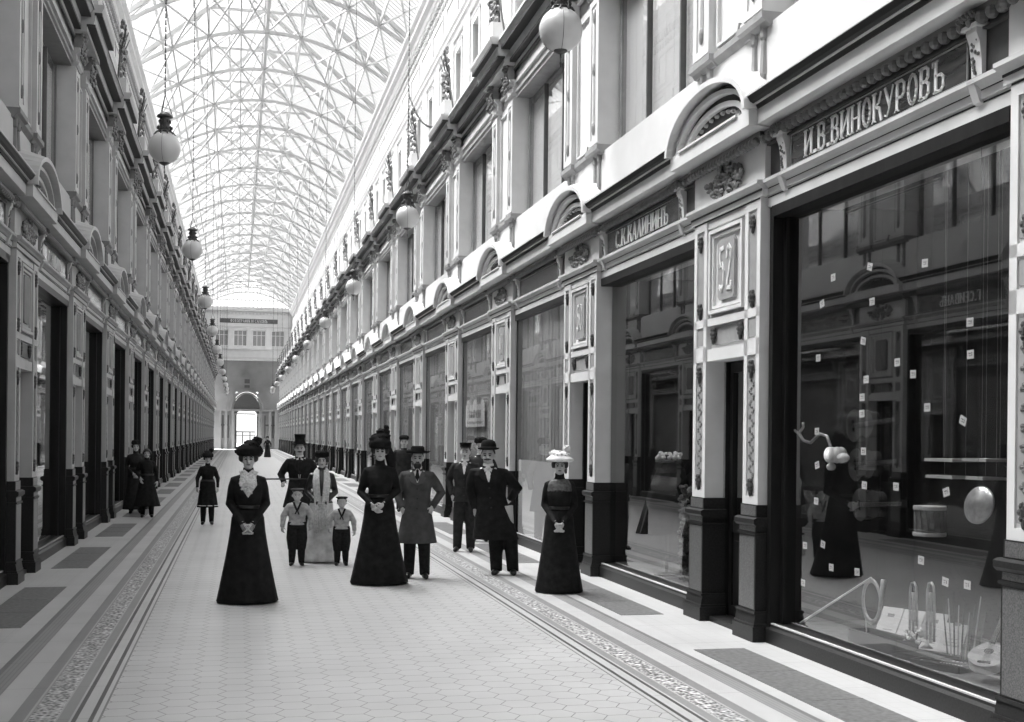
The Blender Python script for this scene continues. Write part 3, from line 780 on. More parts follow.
def build_bay():
    root = empty('roof_bracing_bay')
    for t in (-.8, -.55, -.3, 0, .3, .55, .8):
        x = XC+HS*t; m = MB(); m.beam((x, 0, roof_z(x)-.05), (x, RB, roof_z(x)-.05), .09, .13); m.obj('purlin', TRUSS, root)
    for x in nodes[1:-1]:
        m = MB(); m.beam((x, 0, arc_z(x)), (x, RB, arc_z(x)), .12 if abs(x-XC) < .1 else .06, .06); m.obj('longitudinal_tie', TRUSS, root)
    for i, (a, b) in enumerate(zip(nodes, nodes[1:])):
        m = MB()
        m.beam((a, 0, arc_z(a)), (b, RB, arc_z(b)), .07, .05); m.beam((b, 0, arc_z(b)), (a, RB, arc_z(a)), .07, .05)
        m.obj('cross_brace', TRUSS, root)
    m = MB(); z = roof_z(XC+2.3)
    for a, b in ((-2.3, 0), (0, 2.3)): m.beam((XC+a, 0, z), (XC+b, RB, z), .05, .05); m.beam((XC+b, 0, z), (XC+a, RB, z), .05, .05)
    m.obj('collar_brace', TRUSS, root)
    return root
def build_glazing():
    root = empty('glass_roof_bay')
    for s in (-1, 1):
        m = MB(); bm = m.bm
        p = [bm.verts.new(v) for v in ((XC+s*(HS+.5), 0, ZS-.3), (XC+s*(HS+.5), RB, ZS-.3), (XC, RB, ZR+.16), (XC, 0, ZR+.16))]
        bm.faces.new(p); m.obj('glass_slope', ROOFG, root)
    return root
tr, br, gl = build_truss(), build_bay(), build_glazing()
for i, y in enumerate(ribs):
    o = tr if i == 0 else tree_copy(tr, (0, y, 0)); o.location = (0, y, 0)
    tag(o, 'pale iron roof truss spanning the arcade, %s from the near end' % ORD[i], 'roof truss', 'iron roof trusses')
    if y+RB <= Y_END+.5:
        o = br if i == 0 else tree_copy(br, (0, y, 0)); o.location = (0, y, 0)
        tag(o, 'lattice of purlins and cross braces, %s roof bay from the near end' % ORD[i], 'roof bracing', 'roof lattice bays')
    o = gl if i == 0 else tree_copy(gl, (0, y, 0)); o.location = (0, y, 0)
    tag(o, 'ribbed glass roof panels over the lattice, %s bay from the near end' % ORD[i], 'glass roof', 'glass roof bays')

# ------------------------------------------------------------------ far end wall
def px2(xp, Y): return (xp-237.5)*Y/1233
m = MB()
ca, W1 = 1.05, 1.3
Y0, Y1 = Y_END+2.0, Y_END+2.6
m.box(-4.4, ca-W1, Y0, Y1, 0, 16.4); m.box(ca+W1, 6.6, Y0, Y1, 0, 16.4); m.box(ca-W1, ca+W1, Y0, Y1, 6.8, 16.4)
END_STONE = mat('end_wall_stone', .24, .7, .1, 1)
o = m.obj('wall_back', END_STONE); tag(o, kind='structure')
m = MB(); n = 20
def yarc(m, xc, zc, a0, a1, b0, b1, y0, y1, n=20):
    for i in range(n):
        p, q = PI*i/n, PI*(i+1)/n
        pts = [(xc+a0*math.cos(p), zc+b0*math.sin(p)), (xc+a1*math.cos(p), zc+b1*math.sin(p)), (xc+a1*math.cos(q), zc+b1*math.sin(q)), (xc+a0*math.cos(q), zc+b0*math.sin(q))]
        A = [m.bm.verts.new((x, y0, z)) for x, z in pts]; B = [m.bm.verts.new((x, y1, z)) for x, z in pts]
        for j in range(4): m.bm.faces.new((A[j], A[(j+1) % 4], B[(j+1) % 4], B[j]))
        m.bm.faces.new(A[::-1]); m.bm.faces.new(B)
yarc(m, ca, 4.7, 1.75, 2.05, 2.1, 2.4, Y0-.35, Y0); yarc(m, ca, 4.7, 1.55, 1.7, 1.85, 2.05, Y0-.2, Y0)
m.box(-4.0, 5.9, Y0-.25, Y0, 4.5, 4.75); m.box(-4.0, 5.9, Y0-.15, Y0, 4.1, 4.25)
for x in (-2.2, -1.5, ca-1.75, ca+1.45, 3.6, 4.3): m.box(x, x+.3, Y0-.3, Y0, 0, 4.5)
m.box(-2.6, 4.8, Y0-.1, Y0, 7.6, 7.8)
m.box(ca-.45, ca-.3, Y0-.1, Y0, 7.2, 8.4); m.box(ca+.3, ca+.45, Y0-.1, Y0, 7.2, 8.4); m.box(ca-.6, ca+.6, Y0-.15, Y0, 8.4, 8.55)
for sx in (-1, 1): m.beam((ca+sx*.7, Y0-.1, 8.55), (ca, Y0-.1, 9.1), .2, .12)
o = m.obj('trim_15', mat('end_wall_dressing', .24, .7, .1, 1)); tag(o, kind='structure')
m = MB(); 
for x0_, x1_ in ((-1.8, -1.6), (-1.15, -1.0), (3.1, 3.25), (4.0, 4.2)): m.box(x0_, x1_, Y0-.05, Y0, 1.3, 4.0)
m.box(-2.0, -1.0, Y0-.06, Y0, 2.75, 2.95); m.box(3.1, 4.3, Y0-.06, Y0, 2.75, 2.95)
m.box(ca-.3, ca+.3, Y0-.05, Y0, 7.3, 8.3)
yarc(m, ca, 4.75, 0, 1.5, 0, 1.8, Y0-.12, Y0)
yarc(m, ca, 4.12, 1.14, 1.5, .6, 1.0, Y0-.1, Y0)
o = m.obj('trim_16', DARKP); tag(o, kind='structure')
# glazed entrance screen under the arch
g = empty('entrance_screen', (ca, Y0+.4, 0)); tag(g, 'dark framed glazed entrance screen under the far arch', 'entrance screen')
m = MB()
for x in (-1.28, -.45, .4, 1.22): m.box(x-.05, x+.05, -.04, .04, 0, 2.1)
m.box(-1.3, 1.3, -.05, .05, 2.0, 2.12); m.box(-1.3, 1.3, -.05, .05, 1.6, 1.66); m.box(-1.3, 1.3, -.04, .04, 0, .25)
m.box(-1.3, -1.16, -.04, .04, 0, 4.75); m.box(1.16, 1.3, -.04, .04, 0, 4.75)
m.obj('screen_frame', WOOD, g)
m = MB(); m.box(-1.2, 1.2, -.005, .005, .25, 2.0); m.obj('screen_glass', GLASS, g)
# upper block of the far end
m = MB(); ya, yb = Y_END-.6, Y_END+2.0
m.box(-4.4, 6.6, ya, yb, 10.5, 12.05); m.box(-4.4, 6.6, ya, yb, 13.9, 16.4)
wx = [-1.9, .2, 2.35, 4.5]
edges = [-4.4]+sum([[x-.75, x+.75] for x in wx], [])+[6.6]
for a, b in zip(edges[::2], edges[1::2]): m.box(a, b, ya, yb, 12.05, 13.9)
o = m.obj('wall_back_upper', PLASTER); tag(o, kind='structure')
m = MB(); m.box(-4.4, 6.6, ya-.15, ya, 10.6, 10.75); m.box(-4.4, 6.6, ya-.2, ya, 11.6, 11.75); m.box(-4.4, 6.6, ya-.15, ya, 14.25, 14.35); m.box(-4.4, 6.6, ya-.35, ya, 16.1, 16.4)
x = -4
while x < 6.2: m.box(x, x+.14, ya-.2, ya, 15.75, 15.95); x += .4
o = m.obj('trim_17', PAINT2); tag(o, kind='structure')
m = MB(); m.box(-3.4, 5.8, ya-.02, ya+.02, 16.4, 16.6)
for x in np.arange(-3.4, 5.9, .46): m.box(x-.03, x+.03, ya-.02, ya+.02, 16.5, roof_z(x)-.1)
for z in (17.4, 18.3, 19.2):
    hw = HS*(ZR-z)/(ZR-ZS); m.box(max(-4, XC-hw), min(6, XC+hw), ya-.03, ya+.03, z-.04, z+.04)
o = tag(m.obj('gable_glazing_frame', TRUSS), 'pale iron bars of the glazed gable at the far end', 'gable frame')
for i, x in enumerate(wx):
    r = empty('end_wall_window', (x, ya+.25, 0)); tag(r, 'small paned window in the far white wall, %s from the left' % ORD[i], 'window', 'windows of the far white wall')
    m = MB(); m.frame(-.0, .0001, 0, 0, 0, 0, 0) if False else None
    m.box(-.75, .75, -.03, .03, 12.05, 12.12); m.box(-.75, .75, -.03, .03, 13.83, 13.9)
    for q in (-.72, -.25, .25, .72): m.box(q-.035, q+.035, -.03, .03, 12.05, 13.9)
    m.box(-.75, .75, -.03, .03, 13.3, 13.36); m.obj('window_frame', WHITE, r)
    m = MB(); m.box(-.75, .75, .05, .07, 12.05, 13.9); m.obj('window_pane', INSET, r)
r = empty('photography_sign', ((px2(218, Y_END)+px2(277, Y_END))/2, ya, 0)); tag(r, 'long dark sign with pale lettering on the far white wall', 'sign')
m = MB(); m.box(-3.3, 3.3, -.06, 0, 14.72, 15.22); m.obj('sign_board', DARKP, r)
m = MB(); txt = 'ФОТОГРАФІЯ И САЛОНЪ'; hh = .36; L = text_len(txt)*hh
class _Y:                                                     # letters facing the viewer down the hall
    def __init__(s, bm): s.bm = bm
    def plate(s, pts, d0, d1):
        A = [s.bm.verts.new((u, -.06-d0, z)) for u, z in pts]; B = [s.bm.verts.new((u, -.06-d1, z)) for u, z in pts]; n = len(pts)
        for j in range(n): s.bm.faces.new((A[j], A[(j+1) % n], B[(j+1) % n], B[j]))
        s.bm.faces.new(A[::-1]); s.bm.faces.new(B)
lettering(_Y(m.bm), txt, -L/2, 1, 14.79, hh, 0, .02); m.obj('sign_lettering', LETTER, r)
# street beyond the arch
m = MB(); m.box(-20, 30, Y_END+14, Y_END+80, -.2, -.02); tag(m.obj('street_ground', mat('street', .5, .9)), 'pale street surface beyond the far arch', 'street')
r = empty('street_building', (6.5, Y_END+60, 0)); tag(r, 'pale grey building across the street beyond the far arch', 'building')
m = MB(); m.box(-3.5, 9, 0, 5, 0, 12); m.obj('wall', mat('street_facade', .5, .9), r)
m = MB()
for x in (-2.8, -1.2, .4, 2): m.box(x, x+.8, -.05, 0, 5, 6.6); 
m.obj('window', INSET, r)

# ------------------------------------------------------------------ hanging globe lamps
def build_lamp():
    root = empty('hanging_globe_lamp')
    m = MB(); m.ball(0, 0, 0, .275, .275, .275, 32, 20); m.obj('globe', GLOBE, root, smooth=True)
    m = MB(); m.lathe([(.03, .62), (.07, .60), (.13, .555), (.14, .53), (.085, .51), (.085, .30), (.10, .285), (.10, .26), (.13, .235), (.15, .215), (.03, .21)], seg=20); m.obj('lamp_cap', IRON, root, smooth=False)
    m = MB()
    for k in range(10):
        a = 2*PI*k/10; m.tube([(.10*math.cos(a), .10*math.sin(a), .29), (.15*math.cos(a), .15*math.sin(a), .26), (.18*math.cos(a), .18*math.sin(a), .215)], .012, 5)
        m.ball(.12*math.cos(a), .12*math.sin(a), .34, .02, .02, .03, 6, 4)
        a += .3; m.ball(.095*math.cos(a), .095*math.sin(a), .45, .018, .018, .03, 6, 4)
    m.obj('cap_ornament', IRON, root)
    m = MB()
    for k in range(3):
        a = 2*PI*k/3+.4
        m.tube([(.278*math.cos(a)*math.cos(t), .278*math.sin(a)*math.cos(t), .278*math.sin(t)) for t in np.linspace(-1.35, 1.0, 14)], .003, 4)
    m.obj('globe_wires', IRON, root)
    m = MB(); m.lathe([(.01, -.36), (.012, -.31), (.05, -.295), (.085, -.275), (.09, -.262), (.02, -.26)], seg=14); m.tube([(0, 0, -.47), (0, 0, -.33)], .006, 5); m.ball(0, 0, -.42, .012, .012, .03)
    m.obj('lamp_finial', IRON, root)
    m = MB()
    for k in range(3):
        a = 2*PI*k/3; m.tube([(.13*math.cos(a), .13*math.sin(a), .55), (.04*math.cos(a), .04*math.sin(a), .8), (0, 0, .92)], .008, 5)
    z = .92
    while z < 10.98:
        m.tube([(.0, 0, z), (.0, 0, z+.10)], [.014, .008], 4); m.ball(0, 0, z+.02, .018, .018, .02, 5, 3); z += .12
    m.obj('chain', IRON, root)
    return root
lamp = build_lamp()
lamps = [(1, 3.93, 14.66, 6.99), (1, 3.86, 28.2, 7.0)] + [(1, 3.86, 41.7+13.75*i, 6.95) for i in range(7)]
lamps += [(-1, -1.28, 21.6, 6.78), (-1, -1.27, 34.4, 6.93)] + [(-1, -1.27, 48.0+13.6*i, 6.95) for i in range(7)]
lamps += [(1, 3.80, 136.5, 6.9), (-1, -1.27, 139.5, 6.9), (1, 3.86, 140.6, 6.75), (-1, -1.27, 141.8, 6.6)]
cnt = {1: 0, -1: 0}
for i, (s, x, y, z) in enumerate(lamps):
    o = lamp if i == 0 else tree_copy(lamp, (x, y, z)); o.location = (x, y, z)
    tag(o, 'opal globe lamp hanging on a chain, %s of the %s-hand row' % (ORD[cnt[s]], 'right' if s > 0 else 'left'), 'hanging lamp', 'hanging globe lamps'); cnt[s] += 1
    if i >= len(lamps)-3: [c for c in o.children if c.name.startswith('chain')][0].scale.z = (17.9-z)/10.98*1.0
# draped cable with bulbs by the right-hand attic
r = empty('draped_garland', (0, 0, 0)); tag(r, 'beaded garland of cable swagged in front of the right attic wall', 'garland')
m = MB()
a = Vector((4.36, 26.4, 8.85)); b = Vector((4.5, 32.8, 11.2)); c2 = Vector((4.4, 32.3, 8.85))
def swag(a, b, sag, n=26): return [tuple(a.lerp(b, i/n) - Vector((0, 0, sag*4*(i/n)*(1-i/n)))) for i in range(n+1)]
m.tube(swag(a, b, .42), .012, 4); m.tube([tuple(b), tuple(c2)], .012, 4); m.obj('cable', IRON, r)
m = MB()
for p in swag(a, b, .42, 60)+[tuple(b.lerp(c2, i/22)) for i in range(22)]: m.ball(*p, .028, .028, .028, 6, 4)
m.obj('beads', IRON, r)

# ------------------------------------------------------------------ people
SKIN = mat('skin', .52, .55)
CB = mat('black_cloth', .014, .85, .4, 14, spec=.15)
CB2 = mat('black_wool', .02, .9, .3, 20, spec=.1)
CSATIN = mat('dark_satin', .02, .35, .3, 20, spec=.6)
CG = mat('grey_overcoat', .075, .85, .25, 9, spec=.1)
CGS = mat('grey_lapel', .095, .85)
CD = mat('charcoal_suit', .028, .85, .3, 14, spec=.1)
CSK = mat('pale_skirt_cloth', .62, .8, .25, 8)
LACE = mat('white_lace', .62, .8, .25, 40)
SAILOR = mat('pale_sailor_cloth', .38, .8, .25, 14)
HAIR = mat('dark_hair', .03, .6, .3, 30)
HATB = mat('black_felt', .012, .8, .3, 20, spec=.1)
HATG = mat('grey_felt', .06, .8)
STRAW = mat('pale_hat_tulle', .68, .8, .15, 25)
SHOE = mat('black_leather', .012, .35, spec=.4)
EYE = mat('dark_eye', .03, .3)
LIP = mat('lip', .17, .5)
GLOVE = mat('lace_glove', .22, .8, .5, 60)

def remeshed(bm, name, m, voxel, smooth_iter=3):
    bmesh.ops.recalc_face_normals(bm, faces=bm.faces)
    me = bpy.data.meshes.new(name+'_src'); bm.to_mesh(me); bm.free()
    o = bpy.data.objects.new(name+'_src', me); COL.objects.link(o)
    r = o.modifiers.new('r', 'REMESH'); r.mode = 'VOXEL'; r.voxel_size = voxel; r.use_smooth_shade = True
    if smooth_iter:
        q = o.modifiers.new('s', 'SMOOTH'); q.factor = .5; q.iterations = smooth_iter
    dg = bpy.context.evaluated_depsgraph_get()
    out = bpy.data.meshes.new_from_object(o.evaluated_get(dg)); out.name = name
    bpy.data.objects.remove(o); bpy.data.meshes.remove(me)
    out.materials.clear(); out.materials.append(m)
    out.polygons.foreach_set('use_smooth', [True]*len(out.polygons))
    return out

def stack(bm, rings, seg=20, fold=0, nf=9, ph=0.0):
    """rings of (z, rx, ry, cx, cy, foldamount)"""
    R = []
    for q in rings:
        z, rx, ry = q[:3]; cx, cy = (q[3], q[4]) if len(q) > 4 else (0, 0); fa = q[5] if len(q) > 5 else 0
        row = []
        for i in range(seg):
            t = 2*PI*i/seg; k = 1+fa*(math.sin(nf*t+ph)*.6+math.sin((nf-4)*t+1.7+ph)*.4)
            row.append(bm.verts.new((cx+rx*k*math.cos(t), cy+ry*k*math.sin(t), z)))
        R.append(row)
    for a, b in zip(R, R[1:]):
        for i in range(seg): bm.faces.new((a[i], a[(i+1) % seg], b[(i+1) % seg], b[i]))
    bm.faces.new(R[0][::-1]); bm.faces.new(R[-1])

def ballm(bm, c, r, seg=14, rings=10, rot=None):
    m = Matrix.Translation(c)
    if rot: m = m @ Euler(rot).to_matrix().to_4x4()
    bmesh.ops.create_uvsphere(bm, u_segments=seg, v_segments=rings, radius=1, matrix=m @ Matrix.Diagonal((r[0], r[1], r[2], 1)))

def hand(bm, w, d, side, curl=.5):
    """w wrist, d direction of the hand, side = vector towards the thumb"""
    w, d = Vector(w), Vector(d).normalized(); s = Vector(side); s = (s-d*s.dot(d)).normalized(); n = d.cross(s)
    if n.y > 0: n = -n
    n = -n                                             # fingers curl towards the body side
    sweep(bm, [w-d*.03, w, w+d*.035, w+d*.085], [(.026, .018), (.027, .018), (.038, .015), (.036, .012)], 10, right=s)
    for i in range(4):
        b = w+d*.078+s*(1.5-i)*.0185; L = (.07, .078, .074, .058)[i]
        p = [b]; dd = d.copy(); ang = curl*(.75+.12*i)
        for j in range(3):
            dd = (dd*math.cos(ang)+n*math.sin(ang)).normalized(); p.append(p[-1]+dd*L*(.42, .32, .26)[j])
        sweep(bm, p, [.0088, .0085, .0078, .006], 7)
    b = w+d*.018+s*.026; t1 = b+(d*.55+s*.7+n*.3).normalized()*.035; t2 = t1+(d*.9+s*.15+n*.4).normalized()*.03
    sweep(bm, [b-s*.01, t1, t2], [.013, .0105, .008], 7)

def person(name, label, loc, H, P, cat='person'):
    root = empty('person', loc, -math.atan2(loc[0], loc[1])+P.get('turn', 0))
    sc = H/1.70; root.scale = (sc*P.get('wide', 1), sc, sc)
    tag(root, label, 'person')
    male = P.get('male', False); far = P.get('far', False)
    vx = .014 if not far else .02
    hs = P.get('head', 1.06)
    lean = P.get('lean', 0.0)                            # sideways offset of the shoulders
    LX = lambda z: lean*max(0, min(1, (z-.1)/1.4))
    hz = 1.585
    # --- arms
    arms = {}
    for s, key in ((-1, 'armL'), (1, 'armR')):
        sh = Vector((s*(.178 if male else .142)+LX(1.4), .01, 1.355 if male else 1.345))
        el, wr, hd = P.get(key, ((s*.27, .02, 1.12), (s*.26, -.05, .88), (0, -.1, -1)))
        arms[s] = (sh, Vector(el)+Vector((LX(1.1), 0, 0)), Vector(wr)+Vector((LX(1.0), 0, 0)), hd)
    # --- body: one continuous skin surface
    bm = bmesh.new()
    if male: T_ = [(.84, .15, .11), (.92, .165, .12), (1.05, .145, .105), (1.22, .17, .12), (1.34, .175, .11), (1.41, .12, .085), (1.45, .06, .06), (1.52, .052, .056)]
    else: T_ = [(.84, .16, .12), (.92, .165, .12), (1.06, .11, .09), (1.2, .135, .115), (1.33, .145, .1), (1.4, .09, .075), (1.43, .05, .055), (1.52, .045, .05)]
    stack(bm, [(z, a, b, LX(z), 0) for z, a, b in T_], 18)
    legs = P.get('legs', ((-.09, 0), (.09, 0)))
    for lx, ly in legs:
        s = -1 if lx < 0 else 1
        sweep(bm, [(s*.08, 0, .92), (lx*.6+s*.03, ly*.3-.01, .5), (lx, ly+.01, .09)], [(.085, .09), (.055, .06), (.036, .042)], 12)
        sweep(bm, [(lx, ly+.05, .04), (lx, ly-.04, .045), (lx+s*.02, ly-.13, .03)], [(.03, .035), (.036, .035), (.03, .02)], 8)
    for s, (sh, el, wr, hd) in arms.items():
        sweep(bm, [Vector((s*.08+LX(1.38), 0, 1.37)), sh, sh.lerp(el, .5), el, el.lerp(wr, .4), wr], [.05, .052, .043, .037, .036, .024], 10)
    hc = Vector((LX(1.6)+P.get('hx', 0), -.005, hz))
    ballm(bm, hc+Vector((0, .012, .02)), (.073*hs, .09*hs, .095*hs)); ballm(bm, hc+Vector((0, -.028, -.055)), (.052*hs, .055*hs, .055*hs))
    ballm(bm, hc+Vector((0, -.05, -.01)), (.058*hs, .035*hs, .06*hs)); ballm(bm, hc+Vector((0, -.072, -.088)), (.022, .018, .018))
    sweep(bm, [hc+Vector((0, -.08, .025)), hc+Vector((0, -.098, -.012)), hc+Vector((0, -.104, -.026)), hc+Vector((0, -.085, -.034))], [.009, .012, .015, .011], 8)
    for s in (-1, 1):
        ballm(bm, hc+Vector((s*.073*hs, .012, -.008)), (.01, .022, .032), 8, 6); ballm(bm, hc+Vector((s*.036, -.07, -.028)), (.022, .018, .02), 8, 6)
        ballm(bm, hc+Vector((s*.03, -.078, .03)), (.024, .012, .009), 8, 6)
    body = remeshed(bm, 'body', SKIN, .0085 if not far else .016, 2)
    hb = bmesh.new(); hb.from_mesh(body)
    for s, (sh, el, wr, hd) in arms.items():
        if hd is not None and not far:
            hand(hb, wr, hd, P.get('thumb', (-s*.7, -.7, .2)), P.get('curl', .45))
    hb.to_mesh(body); hb.free()
    body.polygons.foreach_set('use_smooth', [True]*len(body.polygons))
    new_obj('body', body, root)
    if P.get('gloves'):
        gb = bmesh.new()
        for s, (sh, el, wr, hd) in arms.items():
            d = Vector(hd).normalized(); sweep(gb, [wr-d*.03, wr+d*.03, wr+d*.1], [(.03, .024), (.042, .022), (.038, .018)], 10, right=(1, 0, 0))
        new_obj('gloves', remeshed(gb, 'gloves', GLOVE, .012, 1), root)
    # --- face details
    m = MB()
    for s in (-1, 1): m.ball(hc.x+s*.028, hc.y-.088, hc.z+.006, .015, .010, .009, 8, 6)
    new = m.obj('eyes', EYE, root, smooth=True)
    m = MB()
    for s in (-1, 1): m.tube([(hc.x+s*.012, hc.y-.094, hc.z+.027), (hc.x+s*.03, hc.y-.095, hc.z+.033), (hc.x+s*.047, hc.y-.082, hc.z+.026)], .0055, 5)
    m.obj('eyebrows', HAIR, root)
    m = MB(); m.ball(hc.x, hc.y-.088, hc.z-.055, .024, .010, .008, 8, 5); m.obj('mouth', LIP, root, smooth=True)
    # --- hair
    bm = bmesh.new()
    if male or P.get('short'):
        ballm(bm, hc+Vector((0, .028, .035)), (.08*hs, .088*hs, .088*hs))
    else:
        ballm(bm, hc+Vector((0, .03, .04)), (.092*hs, .095*hs, .088*hs)); ballm(bm, hc+Vector((0, -.05, .068)), (.07, .035, .028)); [ballm(bm, hc+Vector((q*.078, .0, .02)), (.032, .06, .05)) for q in (-1, 1)]; ballm(bm, hc+Vector((0, .1, .03)), (.05, .05, .05))
    new_obj('hair', remeshed(bm, 'hair', P.get('hairm', HAIR), .014, 2), root)
    if P.get('beard'):
        bm = bmesh.new(); ballm(bm, hc+Vector((0, -.05, -.09)), (.052, .045, .055)); ballm(bm, hc+Vector((0, -.062, -.13)), (.033, .028, .045)); ballm(bm, hc+Vector((0, -.092, -.043)), (.035, .014, .009))
        new_obj('beard', remeshed(bm, 'beard', HAIR, .01, 1), root)
    if P.get('moustache'):
        m = MB(); m.tube([(hc.x-.04, hc.y-.082, hc.z-.05), (hc.x, hc.y-.1, hc.z-.04), (hc.x+.04, hc.y-.082, hc.z-.05)], [.005, .01, .005], 6); m.obj('moustache', HAIR, root, smooth=True)
    # --- clothes
    cloth = P.get('cloth', CB)
    def sleeves(bm, r0, r1, puff=0):
        for s, (sh, el, wr, hd) in arms.items():
            d = (wr-el).normalized()
            sweep(bm, [Vector((s*.07+LX(1.38), .005, 1.375)), sh+Vector((0, 0, puff*.3)), sh.lerp(el, .3), sh.lerp(el, .65), el, el.lerp(wr, .5), wr+d*.005],
                  [r0*.9, r0*(1.0+puff*6), r0*(1.06+puff*5), r0, r0*.95, r1*1.1, r1], 14)
    if P['kind'] == 'dress':
        hemz = P.get('hem', .012); hr = P.get('hr', .33); wst = P.get('waist', .115)
        bm = bmesh.new()
        stack(bm, [(z, a, b, LX(z), c) for z, a, b, c in ((.93, .185, .15, .01), (1.0, .15, .12, .005), (1.06, wst+.012, .102, 0), (1.13, .135, .115, -.005), (1.21, .152, .14, -.02), (1.28, .158, .132, -.015), (1.36, .15, .105, 0), (1.405, .11, .085, 0), (1.43, .062, .066, 0), (1.50, .056, .06, 0))], 24)
        sleeves(bm, .055, .034, P.get('puff', .012))
        new_obj('bodice', remeshed(bm, 'bodice', P.get('bodm', cloth), .011, 2), root)
        bm = bmesh.new(); R = []
        for i in range(22):
            t = i/21; z = 1.07+(hemz-1.07)*t
            if t < .2: rr = wst+.015+(.185-wst-.015)*math.sin(t/.2*PI/2)
            else: rr = .185+(hr-.185)*((t-.2)/.8)**1.15
            R.append((z, rr, rr*.9, LX(z), .02+t*t*P.get('train', .05), .055*max(0, t-.25)))
        stack(bm, R, 72, nf=11)
        me = bpy.data.meshes.new('skirt'); bmesh.ops.recalc_face_normals(bm, faces=bm.faces); bm.to_mesh(me); bm.free(); me.materials.append(P.get('skirtm', cloth))
        me.polygons.foreach_set('use_smooth', [True]*len(me.polygons)); sk = new_obj('skirt', me, root)
        if P.get('hemband'):
            bm = bmesh.new(); stack(bm, [(hemz+.05, hr*.985, hr*.985*.9, 0, .02+P.get('train', .05)*.9), (hemz+.035, hr*1.0, hr*.9, 0, .02+P.get('train', .05)*.9)], 40)
            me = bpy.data.meshes.new('hem_braid'); bm.to_mesh(me); bm.free(); me.materials.append(LACE); new_obj('hem_braid', me, sk)
        m = MB(); m.lathe([(wst+.014, -.02), (wst+.02, -.015), (wst+.02, .015), (wst+.014, .02)], (0, 0, 1.065), 28); b_ = m.obj('belt', CSATIN, root); b_.scale = (1, .92, 1)
    else:
        zb = P.get('coat_z', .85); fl = P.get('flare', .2)
        bm = bmesh.new()
        rows = [(zb, fl, fl*.72), (max(zb+.02, .9), .185 if zb > .8 else .19, .15)] if zb < .86 else [(zb, .19, .15)]
        rows += [(1.05, .168, .135), (1.2, .188, .142), (1.32, .195, .13), (1.39, .16, .105), (1.42, .095, .08), (1.455, .068, .07)]
        if P.get('kid'): rows = [(z, a*.92, b) for z, a, b in rows]
        stack(bm, [(z, a, b, LX(z), .0) for z, a, b in rows], 24)
        sleeves(bm, .066, .045, 0)
        ct = new_obj('coat' if not P.get('kid') else 'sailor_blouse', remeshed(bm, 'coat', cloth, .011, 2), root)
        # trousers
        bm = bmesh.new()
        for lx, ly in legs:
            s = -1 if lx < 0 else 1
            if P.get('kid'): sweep(bm, [(s*.07, 0, .95), (lx*.8+s*.01, ly*.3-.01, .62), (lx*.9, ly*.6, .36)], [.11, .115, .085], 14)
            else: sweep(bm, [(s*.075+LX(.92), 0, .95), (lx*.7+s*.02, ly*.3-.01, .5), (lx, ly+.01, .045)], [.105, .085, .068], 14)
        stack(bm, [(.84, .175, .14, LX(.86), 0), (1.0, .172, .142, LX(1), 0)], 16)
        new_obj('trousers', remeshed(bm, 'trousers', P.get('trm', cloth), .013, 2), root)
        if P.get('kid'):
            m = MB()
            for lx, ly in legs: m.tube([(lx*.9, ly*.6, .5), (lx*.95, ly*.8+.01, .25), (lx, ly+.01, .06)], [.078, .068, .052], 12)
            m.obj('stockings', CB2, root, smooth=True)
            m = MB(); m.plate([(0, 0), (0, 0), (0, 0)], 0, 0) if False else None
            # sailor collar: two flaps meeting in a knot
            for s in (-1, 1): m.beam((s*.07, -.115, 1.44), (s*.012, -.155, 1.27), .05, .012)
            m.beam((-.0, -.15, 1.27), (.035, -.165, 1.16), .03, .012); m.beam((0, -.15, 1.27), (-.035, -.165, 1.17), .03, .012); m.ball(0, -.157, 1.265, .025, .015, .022)
            m.obj('sailor_collar', CD, ct)
        elif P.get('open', True):
            # shirt front, collar, tie, lapels
            m = MB(); z0 = P.get('vz', 1.2)
            y = lambda z: -(.146 if z < 1.25 else .146-(z-1.25)*.35)
            A = [(-.012, z0), (.012, z0), (.058, 1.42), (-.058, 1.42)]
            vs = [m.bm.verts.new((x+LX(z), y(z)-.006, z)) for x, z in A]; m.bm.faces.new(vs)
            m.obj('shirt_front', P.get('vest', WHITE), root)
            m = MB(); m.lathe([(.058, -.025), (.062, -.02), (.062, .025), (.056, .028)], (LX(1.45), -.012, 1.455), 18); 
            for s in (-1, 1): m.beam((s*.005+LX(1.43), -.088, 1.455), (s*.04+LX(1.4), -.092, 1.405), .03, .008)
            m.obj('shirt_collar', WHITE, root)
            m = MB(); m.ball(LX(1.42), -.104, 1.425, .018, .012, .018)
            vs = [m.bm.verts.new((x+LX(z), y(z)-.014, z)) for x, z in ((-.004, z0+.02), (.004, z0+.02), (.03, 1.35), (.012, 1.42), (-.012, 1.42), (-.03, 1.35))]; m.bm.faces.new(vs)
            m.obj('necktie', P.get('tie', CD), root)
            m = MB()
            for s in (-1, 1):
                pts = [(0, z0-.03), (.075, 1.27), (.12, 1.335), (.085, 1.35), (.10, 1.375), (.062, 1.43), (.05, 1.42), (.012, z0+.02)]
                vs = [m.bm.verts.new((s*x+LX(z), y(z)-.012+.25*max(0, x-.03), z)) for x, z in pts]; m.bm.faces.new(vs)
            lp = m.obj('lapels', P.get('lapm', cloth), ct); sd = lp.modifiers.new('t', 'SOLIDIFY'); sd.thickness = .008
            m = MB()
            for k in range(4): z = z0-.08-k*.13; m.ball(.0+LX(z), -.148, z, .011, .006, .011, 8, 5)
            m.obj('buttons', SHOE, ct)
